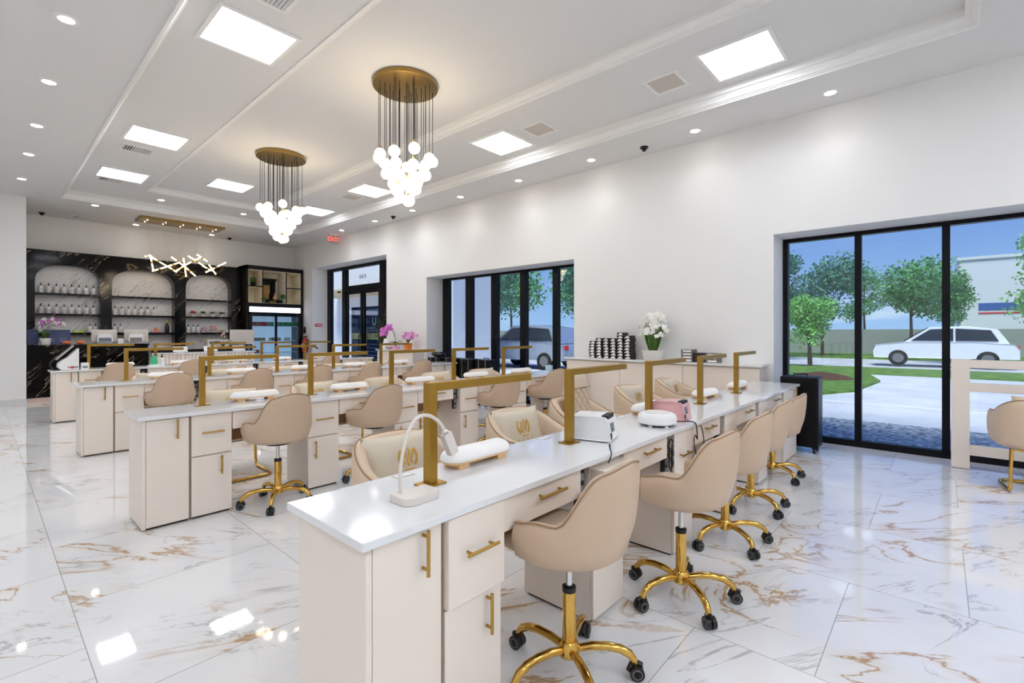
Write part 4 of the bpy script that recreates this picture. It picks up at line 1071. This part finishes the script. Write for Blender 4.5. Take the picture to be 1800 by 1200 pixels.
orc = orchid('potted_orchid', 'single pink orchid in a dark pot on the fluted counter below the right niche', (3.96, 12.98, ZF), M_darkwood, [M_pink], 1, 6, .07, .10, .18, .04, .30, .035, nf=4, dirs=[1.0])

# things on the farthest desk
nd = thing('nail_art_printer', 'white curved nail printer with tilted screen at the left end of the farthest desk', 'nail printer', (.93, 9.98, ZT))
b = MB(); poly = [(-.10,0),(-.14,.04),(-.135,.10),(-.09,.15),(-.03,.19),(.05,.28),(.10,.33),(.10,0)]
b.prism(poly, -.11, .11, 'y'); b.obj('body', M_white, nd, bevel=.01)
MB().obox((-.06,0,.265), (.012,.105,.145), Matrix.Rotation(.75, 3, 'Y')).obj('screen_panel', M_chrome, nd, bevel=.004)
MB().tube(smooth_path([(-.11,-.06,.20),(-.20,-.06,.14),(-.22,-.06,.08),(-.18,-.06,.01),(-.10,-.06,.01)]), .012, 8).obj('tray_arm', M_black, nd, smooth=50)
MB().box(-.03,-.1112,.03,.09,-.110,.05).obj('label_patch', M_greyp, nd); MB().box(.005,-.1118,.02,.04,-.1112,.055).obj('red_mark', M_redsign, nd)
o = thing('tissue_box', 'small white box right of the nail printer on the farthest desk', 'box', (1.10, 9.92, ZT)); MB().box(-.045,-.05,0,.045,.05,.10).obj('box_body', M_white, o, bevel=.003); MB().box(-.03,-.0505,.02,.03,-.05,.05).obj('label_patch', M_greyp, o)
gb = thing('green_glass_jar', 'green glass jar with a wire handle in a white saucer on the farthest desk', 'jar', (2.00-.02, 9.92, ZT)); MB().lathe([(.09,0),(.095,.012),(.05,.03)], seg=20).obj('saucer', M_white, gb, smooth=40); MB().lathe([(.05,.02),(.055,.05),(.042,.16),(.03,.175)], seg=18).obj('jar_body', M_green, gb, smooth=40); MB().tube([(.04*math.cos(q), 0, .165+.07*math.sin(q)) for q in [PI*j/10 for j in range(11)]], .004, 6).obj('wire_handle', M_black, gb)
wb = thing('spray_bottle', 'white bottle with black pump beside the green glass jar', 'bottle', (2.12-.02, 9.95, ZT)); MB().lathe([(.035,0),(.038,.12),(.015,.14)], seg=16).obj('bottle_body', M_white, wb, smooth=40); p = MB(); p.lathe([(.016,.14),(.016,.165),(.006,.167),(.006,.19)], seg=10); p.box(-.008,-.035,.185,.008,.012,.198); p.obj('pump', M_black, wb)
gm = thing('magnifier_lamp', 'thin black flexible arm lamp on the third desk near its right end', 'lamp', (4.80, 10.12, ZT)); MB().lathe([(.04,0),(.04,.012)], seg=16).obj('lamp_base', M_black, gm); MB().tube(smooth_path([(0,0,.012),(-.03,0,.15),(.0,0,.24),(.08,0,.25)]), .006, 6).obj('arm', M_black, gm, smooth=50); MB().obox((.11,0,.235), (.035,.02,.01), Matrix.Rotation(.5,3,'Y')).obj('lamp_head', M_black, gm)
gm['label'] = 'thin black flexible arm lamp on the farthest desk near its right end'
bx = thing('blue_tissue_cube', 'small pale blue patterned cube at the right end of the second desk', 'box', (5.72, 4.38, ZT)); MB().box(-.04,-.04,0,.04,.04,.075).obj('box_body', P('pale_blue_print', (176, 206, 236), .4, var=.3, vscale=30), bx, bevel=.004); MB().box(-.012,-.012,.075,.012,.012,.085).obj('tissue', M_paper, bx)

# ------------------------------------------------------------------ wall bits
fe = thing('fire_extinguisher', 'red fire extinguisher hung on the window wall left of the entrance door', 'fire extinguisher', (XW-.10, 13.80, .78)); MB().lathe([(.06,0),(.075,.02),(.075,.32),(.05,.38),(.02,.40),(.02,.43)], seg=18).obj('cylinder', M_red, fe, smooth=40); MB().box(-.02,-.06,.43,.02,.03,.47).obj('valve', M_black, fe); MB().tube(smooth_path([(0,-.04,.44),(-.02,-.11,.38),(-.01,-.10,.15)]), .012, 8).obj('hose', M_black, fe, smooth=50); MB().box(-.077,-.04,.12,-.074,.04,.25).obj('label_patch', M_paper, fe)
MB().box(.06,-.02,.1,.099,.02,.35).obj('wall_bracket', M_black, fe)
sg = thing('alarm_sign', 'small red notice on the wall left of the entrance door', 'sign', (6.64, DR[1]-.004, 1.56)); MB().box(-.11,-.003,-.045,.11,.003,.045).obj('sign_plate', M_redsign, sg); b = MB(); b.box(-.08,-.0042,-.01,.04,-.003,.014); b.box(.05,-.0042,-.025,.085,-.003,.025); b.obj('sign_print', M_white_txt, sg)
th = thing('wall_thermostat', 'small black control box on the window wall beside the drinks fridge', 'wall control', (XW-.012, 14.02, 1.42)); MB().box(0,-.06,-.09,.012,.06,.09).obj('case', M_black, th, bevel=.004); MB().box(-.001,-.03,.01,0,.03,.05).obj('display', M_greyp, th)

# ------------------------------------------------------------------ ceiling fixtures
def make_panel():
    r = thing('ceiling_light_panel', 'x', 'ceiling light')
    b = MB(); w, f = .34, .305
    for q in ((-w,-w,w,-f), (-w,f,w,w), (-w,-f,-f,f), (f,-f,w,f)): b.box(q[0], q[1], -.018, q[2], q[3], 0)
    b.obj('frame', M_trim, r, bevel=.002)
    MB().box(-f,-f,-.013,f,f,-.003).obj('diffuser', M_panel, r)
    proto_index(r); return r
PN = make_panel()
pl = [(1.655,4.74,Z1,'nearest panel of the left row'),(1.655,8.16,Z1,'middle panel of the left row'),(1.655,10.5,Z1,'farthest panel of the left row'),
      (5.02,1.46,Z1,'nearest panel of the right row'),(5.02,4.69,Z1,'second panel of the right row'),(5.02,8.14,Z1,'third panel of the right row, behind the big chandelier'),(5.02,10.42,Z1,'farthest panel of the right row'),
      (3.21,10.1,Z2,'single panel in the central recess beyond the chandeliers'),(1.655,1.46,Z1,'panel of the left row above the camera')] + [(x,y,ZS,'added unseen fill %s' % ['behind the camera at the left','left of the camera','left of the second desk','left of the third desk','behind the camera','behind the camera at the right','far behind the camera at the left','far behind the camera','far behind the camera at the right','in the back left corner behind the camera'][k]) for k,(x,y) in enumerate(((-1.4,-1.4),(-1.4,1.6),(-1.4,4.8),(-1.4,8.0),(1.7,-1.7),(4.6,-1.7),(.2,-2.7),(2.4,-2.7),(4.4,-2.7),(-1.4,-2.7)))]  # panels at soffit height are unseen fill, added to brighten the desk fronts
for k, (x, y, z, lb) in enumerate(pl):
    lb = 'square white ceiling light, ' + lb
    if k == 0: PN.location = (x, y, z); tag(PN, lb, 'ceiling light', 'square ceiling light panels')
    else: dup(PN, (x, y, z), 0, lb, 'square ceiling light panels')
def make_down():
    r = thing('recessed_downlight', 'x', 'downlight')
    MB().lathe([(.055,-.004),(.085,-.004),(.09,0),(.05,0)], seg=24, cap=False).obj('trim_ring', M_trim, r, smooth=40)
    MB().lathe([(.054,-.003),(.02,-.002)], seg=24).obj('lens', M_down, r)
    l = bpy.data.lights.new('downlight_beam', 'SPOT'); l.energy = 4.5; l.spot_size = math.radians(112); l.spot_blend = .85; l.shadow_soft_size = .06; l.color = (1, .985, .965)
    lo = bpy.data.objects.new('beam', l); COL.objects.link(lo); lo.parent = r; lo.location = (0,0,-.02)
    proto_index(r); return r
DN = make_down()
dl = [(6.10,y,ZS,'%s from the front of the row along the window wall' % ORD[k]) for k, y in enumerate((.88,2.33,3.88,5.32,6.78,8.29,9.72,11.23))]
dl += [(.48,y,ZS,'%s from the front of the row at the far left' % ORD[k]) for k, y in enumerate((5.35,6.82,8.37,9.80,11.46))]
dl += [(1.57,12.74,ZS,'alone behind the left corner of the ceiling tray'),(2.50,14.30,ZS,'left of the pair over the shelf wall'),(4.10,14.30,ZS,'right of the pair over the shelf wall'),(2.50,11.93,Z1,'left of the pair in the far end of the ceiling tray'),(4.06,11.93,Z1,'right of the pair in the far end of the ceiling tray')]
for k, (x, y, z, lb) in enumerate(dl):
    lb = 'round recessed downlight, ' + lb
    if k == 0: DN.location = (x, y, z); tag(DN, lb, 'downlight', 'recessed downlights')
    else: dup(DN, (x, y, z), 0, lb, 'recessed downlights')
def chandelier(x, y, lb):
    r = thing('globe_chandelier', lb, 'chandelier', (x, y, Z2), 0, 'globe chandeliers')
    MB().lathe([(.34,-.052),(.36,-.048),(.36,-.004),(.352,0)], seg=56).obj('canopy', M_canopy, r, smooth=40)
    k = 0
    for n, R, z, ph in ((9, .305, -.86, .2), (8, .240, -.97, .5), (7, .175, -1.08, .1), (5, .115, -1.19, .4), (3, .065, -1.31, .3)):
        for j in range(n):
            a = 2*PI*j/n+ph; px, py = R*math.cos(a), R*math.sin(a); zz = z+.03*math.sin(j*2.4)
            g = MB().sphere((px, py, zz), .061, 18, 12).obj('globe', M_globe, r, smooth=80)
            MB().cyl((px, py, zz+.06), (px, py, -.05), .0035, seg=6).obj('rod', M_black, g)
            MB().lathe([(.014,zz+.056),(.014,zz+.085)], (px, py, 0), 10).obj('socket_cap', M_canopy, g)
chandelier(3.22, 4.50, 'round brass chandelier with tiers of glowing globes, the nearer of the two'); chandelier(3.22, 7.83, 'round brass chandelier with tiers of glowing globes, the farther of the two')
# branch chandelier over reception
bc = thing('branch_chandelier', 'chandelier of crossed glowing glass rods hanging over reception', 'chandelier', (3.20, 13.35, ZS))
MB().box(-.83,-.30,-.05,.83,.30,0).obj('canopy', M_canopy, bc, bevel=.003)
for k in range(10):
    xx = -.68+.34*(k//2); yy = -.12 if k % 2 else .12
    MB().sphere((xx, yy, -.055), .012, 8, 6).obj('canopy_pin', M_globe, bc)
    MB().cyl((xx, yy, -.06), (xx*.8, yy*.6, -.95), .0010, seg=5).obj('wire', M_chrome, bc)
rn = random.Random(12)
zc = -1.10
rods = [(-.63,-.12,-.83,-.57,-.1,-1.16),(-.59,.1,-.83,-.28,.05,-1.03),(-.58,-.05,-1.18,-.33,-.15,-1.07),(-.26,.15,-1.03,-.04,0,-.92),(-.27,0,-1.04,-.07,.15,-1.14),(-.15,-.15,-1.15,.07,.12,-.98),(-.23,-.12,-.83,.01,-.1,-1.0),(.06,.1,-.8,.1,.05,-1.24),(.03,-.05,-1.0,.24,-.15,-1.23),(.08,.15,-.97,.41,0,-.74),(.13,0,-.75,.52,.15,-.95),(.39,-.15,-.97,.66,.12,-1.04),(.28,-.12,-.71,.5,-.1,-.85),(.59,.1,-.9,.73,.05,-1.13),(.48,-.05,-1.11,.89,-.15,-.84),(-.67,.15,-.84,-.6,0,-.82)]
for k, (xa, ya, za, xb, yb2, zb2) in enumerate(rods):
    p0 = Vector((xa, ya, za)); p1 = Vector((xb, yb2, zb2)); d_ = p1-p0
    rd = MB().cyl(p0, p1, .016, .013, 8).obj('glass_rod', M_stick, bc, smooth=50)
    MB().cyl(p0.lerp(p1, .42), p0.lerp(p1, .58), .021, seg=8).obj('rod_collar', M_gold, rd, smooth=50)
for k, (x, y, lb) in enumerate(((.90,14.35,'at the far left above the shelf wall'),(6.16,3.06,'nearest, above the wall beside the large window'),(6.13,9.03,'above the wall near the entrance door'),(4.55,14.40,'above the black cabinet on the back wall'))):
    o = thing('security_camera', 'black dome security camera on the ceiling, ' + lb, 'camera', (x, y, ZS), 0, 'ceiling dome cameras')
    MB().lathe([(.055,0),(.058,-.012),(.05,-.02)], seg=20).obj('mount', M_black, o, smooth=40); MB().sphere((0,0,-.03), .034, 14, 8).obj('dome', M_blackgl, o, smooth=60)
def vent(x, y, z, lb, w=.40, d=.32):
    o = thing('air_vent', lb, 'vent', (x, y, z), 0, 'louvred ceiling vents'); b = MB(); f = .035
    for q in ((-w/2,-d/2,w/2,-d/2+f), (-w/2,d/2-f,w/2,d/2), (-w/2,-d/2+f,-w/2+f,d/2-f), (w/2-f,-d/2+f,w/2,d/2-f)): b.box(q[0],q[1],-.014,q[2],q[3],0)
    b.obj('frame', M_trim, o, bevel=.002); MB().box(-w/2+f,-d/2+f,-.002,w/2-f,d/2-f,-.001).obj('duct', M_dark, o)
    b = MB(); n = 11
    for k in range(n): xx = -w/2+f+(k+.5)*(w-2*f)/n; b.obox((xx,0,-.008), (.012,d/2-f,.0015), Matrix.Rotation(.75 if k > 3 else -.6, 3, 'Y'))
    b.obj('louvres', M_trim, o)
vent(1.57, 8.88, Z1, 'louvred vent beside the middle light of the left ceiling row'); vent(1.57, 11.0, Z1, 'louvred vent beside the farthest light of the left ceiling row'); vent(1.55, 4.0, Z1, 'louvred vent at the top edge beside the nearest left ceiling light'); vent(1.55, 14.30, ZS, 'louvred vent on the ceiling above the left niche')
def grille(x, y, lb):
    o = thing('ceiling_speaker_grille', lb, 'speaker', (x, y, Z1), 0, 'square ceiling grilles'); b = MB(); w, f = .19, .155
    for q in ((-w,-w,w,-f), (-w,f,w,w), (-w,-f,-f,f), (f,-f,w,f)): b.box(q[0],q[1],-.006,q[2],q[3],0)
    b.obj('frame', M_trim, o); MB().box(-f,-f,-.004,f,f,-.001).obj('mesh_face', M_grille, o)
for x, y, lb in ((5.01,2.23,'nearest'),(5.01,4.0,'second nearest'),(5.0,8.83,'third, beyond the big chandelier')): grille(x, y, 'square grey grille in the right of the ceiling tray, ' + lb)
ex = thing('exit_sign', 'clear EXIT sign with red letters hanging from the ceiling near the entrance door', 'exit sign', (6.20, 11.85, ZS)); MB().box(-.10,-.02,-.035,.10,.02,0).obj('mount', M_white, ex, bevel=.004); MB().box(-.165,-.004,-.235,.165,.004,-.035).obj('plate', M_acrylic, ex)
link_mesh('lettering', text_mesh('EXIT', .16, M_exit, 'lettering', .001), ex, (0, -.006, -.135), (PI/2,0,0))
# banner outside the door
bn = thing('promotion_banner', 'navy promotions banner with white and gold print standing outside the glass door', 'banner', (7.10, 11.62, -.04)); MB().box(0,-.90,.05,.02,.90,2.10).obj('banner_sheet', M_blue, bn); MB().box(-.04,-.8,0,.12,.8,.05).obj('banner_foot', M_black, bn)
bd = MB().box(-.002,-.90,1.20,0,.90,1.37).obj('gold_band', M_gold_txt, bn); link_mesh('band_lettering', text_mesh('PROMOTIONS', .17, M_black, 'band_lettering', .0005), bn, (-.004,0,1.285), (PI/2,0,-PI/2)); link_mesh('title_lettering', text_mesh('LI    U', .30, M_white_txt, 'title_lettering', .0005), bn, (-.003,0,1.68), (PI/2,0,-PI/2))
b = MB(); rn = random.Random(4)
for k in range(10): z = .16+.10*k; b.box(-.0015, -.5+rn.uniform(-.2,.1), z, 0, .2+rn.uniform(-.3,.5), z+.02)
for z, w_ in ((1.49,.33),(1.42,.5)): b.box(-.0015,-w_,z,0,w_,z+.028)
b.box(-.0015,-.84,1.88,0,.72,2.02); b.obj('small_print', P('banner_pale_print', (150, 164, 210), .6), bn)

# ------------------------------------------------------------------ outside
GZ = -.10
def slab(name, lab, cat, x0, y0, x1, y1, z0, z1, mat, kind=None):
    o = MB().box(x0,y0,z0,x1,y1,z1).obj(name, mat); o['kind'] = 'structure'; return o
slab('ground', '', '', -60, -140, 160, 160, -.6, GZ-.06, M_asphalt)
slab('forecourt', '', '', 7.55, -60, 20.5, 60, GZ-.06, GZ, M_concrete)
slab('gravel_strip', '', '', 7.02, -12, 9.6, 9.4, GZ-.06, GZ+.012, M_gravel); slab('doorstep', '', '', 7.02, 9.4, 9.0, 15, GZ-.06, GZ+.06, M_concrete)
slab('lawn_strip', '', '', 20.5, -60, 24.5, 60, GZ-.06, GZ+.02, M_grass); slab('lawn_bank', '', '', 33.5, -60, 48, 80, GZ-.06, GZ+.05, M_grass)
vs = [(11.8+.0,2.6),(14.2,1.55),(17.5,1.3),(20.6,1.9),(20.6,7.5),(12.5,7.5)]
isl = MB().prism(vs, GZ, GZ+.06).obj('lawn_island', M_grass); struct(isl)
struct(MB().box(12.0, -8, GZ+.001, 12.12, 12, GZ+.004).obj('parking_line', M_paper))
def tree(x, y, h, r_, mat, lab, seed, trunk=.10):
    o = thing('tree', lab, 'tree', (x, y, GZ), 0, 'trees outside the windows'); rn = random.Random(seed)
    b = MB(); b.tube(smooth_path([(0,0,0),(.06*h*.1,.02,h*.25),(-.05,.04,h*.5),(.02,0,h*.75)]), [trunk*(1-.75*t/18) for t in range(19)], 8)
    for k in range(6): a = rn.uniform(0,2*PI); z = h*rn.uniform(.35,.6); b.tube([(0,0,z),(r_*.5*math.cos(a),r_*.5*math.sin(a),z+h*.15)], [trunk*.4,trunk*.15], 6)
    b.obj('trunk', M_bark, o, smooth=60)
    l = MB(); blobs = [(rn.uniform(-.55,.55)*r_, rn.uniform(-.55,.55)*r_, h*rn.uniform(.42,.86), r_*rn.uniform(.35,.6)) for _ in range(11)] + [(0,0,h*.66,r_*.7)]
    for (bx_, by_, bz_, br_) in blobs:
        for _ in range(330):
            d = Vector((rn.gauss(0,1), rn.gauss(0,1), rn.gauss(0,1))).normalized()*br_*rn.uniform(.5,1.18); q_ = Vector((bx_,by_,bz_))+Vector((d.x,d.y,d.z*.9))
            a_ = Vector((rn.uniform(-1,1), rn.uniform(-1,1), rn.uniform(-1,1))).normalized(); e_ = a_.cross(Vector((rn.uniform(-1,1), rn.uniform(-1,1), rn.uniform(-1,1)))).normalized(); s_ = .035+r_*rn.uniform(.018,.045)
            l.add([q_-a_*s_, q_+e_*s_*.6, q_+a_*s_, q_-e_*s_*.6], [(0,1,2,3)])
    l.obj('foliage', mat, o)
TR = [(30,6.4,6.3,1.3,M_tree3,'slender dark tree at the left edge of the large window'),(34,5.3,5.9,2.2,M_tree3,'broad blue-green tree in the left pane of the large window'),(24.0,4.2,3.1,1.0,M_tree2,'small light green tree in the left pane of the large window'),(35,1.2,6.3,2.2,M_tree1,'broad green tree in the middle pane of the large window'),(41,3.9,6.4,1.5,M_tree1,'green tree behind the bar between the left and middle panes'),(31,-.35,5.0,.9,M_tree1,'green tree behind the bar right of the middle pane'),(30,-3.5,6.2,1.5,M_tree2,'light green tree at the right edge of the large window'),
      (27,17.0,8.0,2.6,M_tree3,'dark tree in the rightmost of the tall windows'),(25,22.5,8.6,2.6,M_tree1,'green tree in the fourth of the tall windows'),(20,19.6,7.4,2.2,M_tree3,'dark tree in the middle of the tall windows'),(36,24,8.8,3.2,M_tree1,'large tree behind the others beyond the tall windows')]
for k, a in enumerate(TR): tree(*a, seed=k+20)
ml = MB().lathe([(.9,GZ+.05),(.6,GZ+.16),(.1,GZ+.24)], (17.3,2.75,0), 20).obj('mulch_mound', M_mulch, smooth=60); tag(ml, 'brown mulch mound round a sapling on the lawn island outside', 'mulch')
def car(x, y, rz, mat, lab, h=1.0):
    o = thing('parked_car', lab, 'car', (x, y, GZ), rz, 'cars outside')
    L = 2.3; hull = [(-L,.35),(-L,.72),(-L+.15,.92),(-1.1,1.0),(1.2,.98),(L-.1,.86),(L,.60),(L-.03,.32)]
    cabp = [(-2.1,.94),(-1.75,1.50),(-.9,1.62),(.35,1.60),(1.25,.98)]
    def loftp(poly, w0, w1, zsplit=None): return [[(px, -w, pz*h) for px, pz in poly] for w in (w0,)]
    b = MB(); b.loft([[(px*.99, -.90, pz*h) for px, pz in hull], [(px, -.93, pz*h*.985+.01) for px, pz in hull], [(px, .93, pz*h*.985+.01) for px, pz in hull], [(px*.99, .90, pz*h) for px, pz in hull]])
    b.loft([[(px*.97, -.70-(.12 if pz < 1.2 else 0), pz*h) for px, pz in cabp], [(px*.97, .70+(.12 if pz < 1.2 else 0), pz*h) for px, pz in cabp]])
    b.obj('body', mat, o, bevel=.05, smooth=50)
    for s_ in (-1, 1):
        g = MB(); g.add([(-1.72,s_*.825,1.04*h),(-1.5,s_*.735,1.46*h),(-.45,s_*.725,1.53*h),(-.45,s_*.825,1.04*h)], [(0,1,2,3)]); g.add([(-.38,s_*.825,1.04*h),(-.38,s_*.725,1.53*h),(.35,s_*.73,1.50*h),(.98,s_*.825,1.04*h)], [(0,1,2,3)])
        so = g.obj('side_window', M_carglass, o); so.modifiers.new('Solidify', 'SOLIDIFY').thickness = .02
    g = MB(); g.add([(.42,-.66,1.56*h),(.42,.66,1.56*h),(1.22,.78,1.02*h),(1.22,-.78,1.02*h)], [(0,1,2,3)]); w_ = g.obj('windscreen', M_carglass, o); w_.modifiers.new('Solidify', 'SOLIDIFY').thickness = .03
    for xx in (-1.4, 1.42):
        for s_ in (-1, 1):
            wh = MB().lathe([(.20,-.10),(.33,-.10),(.34,-.06),(.34,.06),(.33,.10),(.20,.10)], (xx, s_*.83, .34), 24, 'y').obj('wheel', M_tyre, o, smooth=40); MB().lathe([(.20,-.102),(.20,.102)], (xx, s_*.83, .34), 18, 'y').obj('rim', M_greyp, wh)
    for s_ in (-1, 1): MB().box(L-.06, s_*.62-.16, .66*h, L+.01, s_*.62+.16, .78*h).obj('headlamp', M_acrylic, o); MB().box(-L-.01, s_*.70-.12, .72*h, -L+.05, s_*.70+.12, .88*h).obj('tail_lamp', M_redsign, o)
car(28.0, .0, PI/2+.03, M_carw, 'white car on the road in the middle pane of the large window', 1.05); car(29.5, -7.0, PI/2, M_carw, 'white car on the road at the right edge of the large window', 1.15)
car(15.3, 12.7, PI/2+.02, M_cars, 'silver car close outside the tall windows', 1.08); car(20.0, 13.2, PI/2+.1, M_carr, 'red car beyond the silver one outside the tall windows', .95)
wbd = thing('white_building', 'long white building with a blue stripe across the road at the right', 'building', (47, -16, GZ)); MB().box(0,-16,0,12,15,6.6).obj('wall', M_bldg, wbd); MB().box(-.03,-16,3.0,0,14,3.5).obj('blue_stripe', M_bluestripe, wbd); MB().box(-.03,-16,2.75,0,14,2.85).obj('red_stripe', M_redsign, wbd)
b = MB()
for k in range(5): b.box(-.04,-14+5.4*k,0,0,-11+5.4*k,2.3)
b.obj('window_band', M_carglass, wbd); MB().box(-.1,-16.1,6.6,12.1,15.1,6.8).obj('parapet', M_bldg, wbd)
nb = thing('neighbouring_building', 'white rendered building wing close outside, left of the tall windows', 'building', (11.0, 12.6, GZ)); MB().box(0,0,0,2.0,24,7.5).obj('wall', M_bldg, nb); MB().box(-.05,-.05,7.5,2.05,24.05,7.7).obj('parapet', M_bldg, nb); MB().box(-1.2,2.0,3.0,0,8,3.2).obj('entrance_canopy', M_tanbox, nb)
hd_ = MB().box(39.5,-30,GZ,40.0,40,1.55).obj('boundary_fence', P('grey_fence', (150, 156, 150), .8, var=.1, vscale=1)); hd_['kind'] = 'structure'

# ------------------------------------------------------------------ world, sun, camera
w = bpy.data.worlds.new('World'); SC.world = w; w.use_nodes = True; h = NT(w); bg = w.node_tree.nodes['Background']
tc = h.n('ShaderNodeTexCoord'); sp = h.n('ShaderNodeSeparateXYZ'); h.l(tc.outputs['Generated'], sp.inputs[0])
f = h.mrange(sp.outputs[2], 0.0, 0.36, 0, 1, False)
sky = h.mix(f, lin((170, 200, 242)), lin((36, 98, 205)))
cl = h.noise(h.mapping(tc.outputs['Generated'], scale=(1.2, 1.2, 5.5), rot=(.15, .1, .4)), 3.2, 6, .6, .4)
sky = h.mix(h.mrange(cl, .56, .76, 0, .7), sky, lin((240, 243, 252)))
h.l(sky, bg.inputs[0]); bg.inputs[1].default_value = 0.67
s = bpy.data.lights.new('Sun', 'SUN'); s.energy = 3.0; s.angle = math.radians(25); s.color = (1, .90, .78)
so = bpy.data.objects.new('Sun', s); COL.objects.link(so); so.rotation_euler = (math.radians(8), math.radians(-27), 0); so.location = (0, 0, 20)
cam = bpy.data.cameras.new('Camera'); co = bpy.data.objects.new('Camera', cam); COL.objects.link(co)
co.location = (0, 0, 1.35); co.rotation_euler = (PI/2, 0, math.atan((1653-900)/840.)-PI/2)
cam.lens = 36*840/1800.; cam.sensor_width = 36; cam.shift_y = -16/1800.; cam.clip_start = .05; cam.clip_end = 500
SC.camera = co
SC.view_settings.view_transform = 'Standard'; SC.view_settings.look = 'None'; SC.view_settings.exposure = 0.93; SC.view_settings.gamma = 1.0; SC.view_settings.use_curve_mapping = False
SC.cycles.use_denoising = True; SC.cycles.max_bounces = 8; SC.cycles.diffuse_bounces = 5; SC.cycles.glossy_bounces = 4; SC.cycles.transparent_max_bounces = 12
SC.cycles.sample_clamp_indirect = 6.0; SC.cycles.caustics_reflective = False; SC.cycles.caustics_refractive = False; SC.cycles.use_light_tree = True
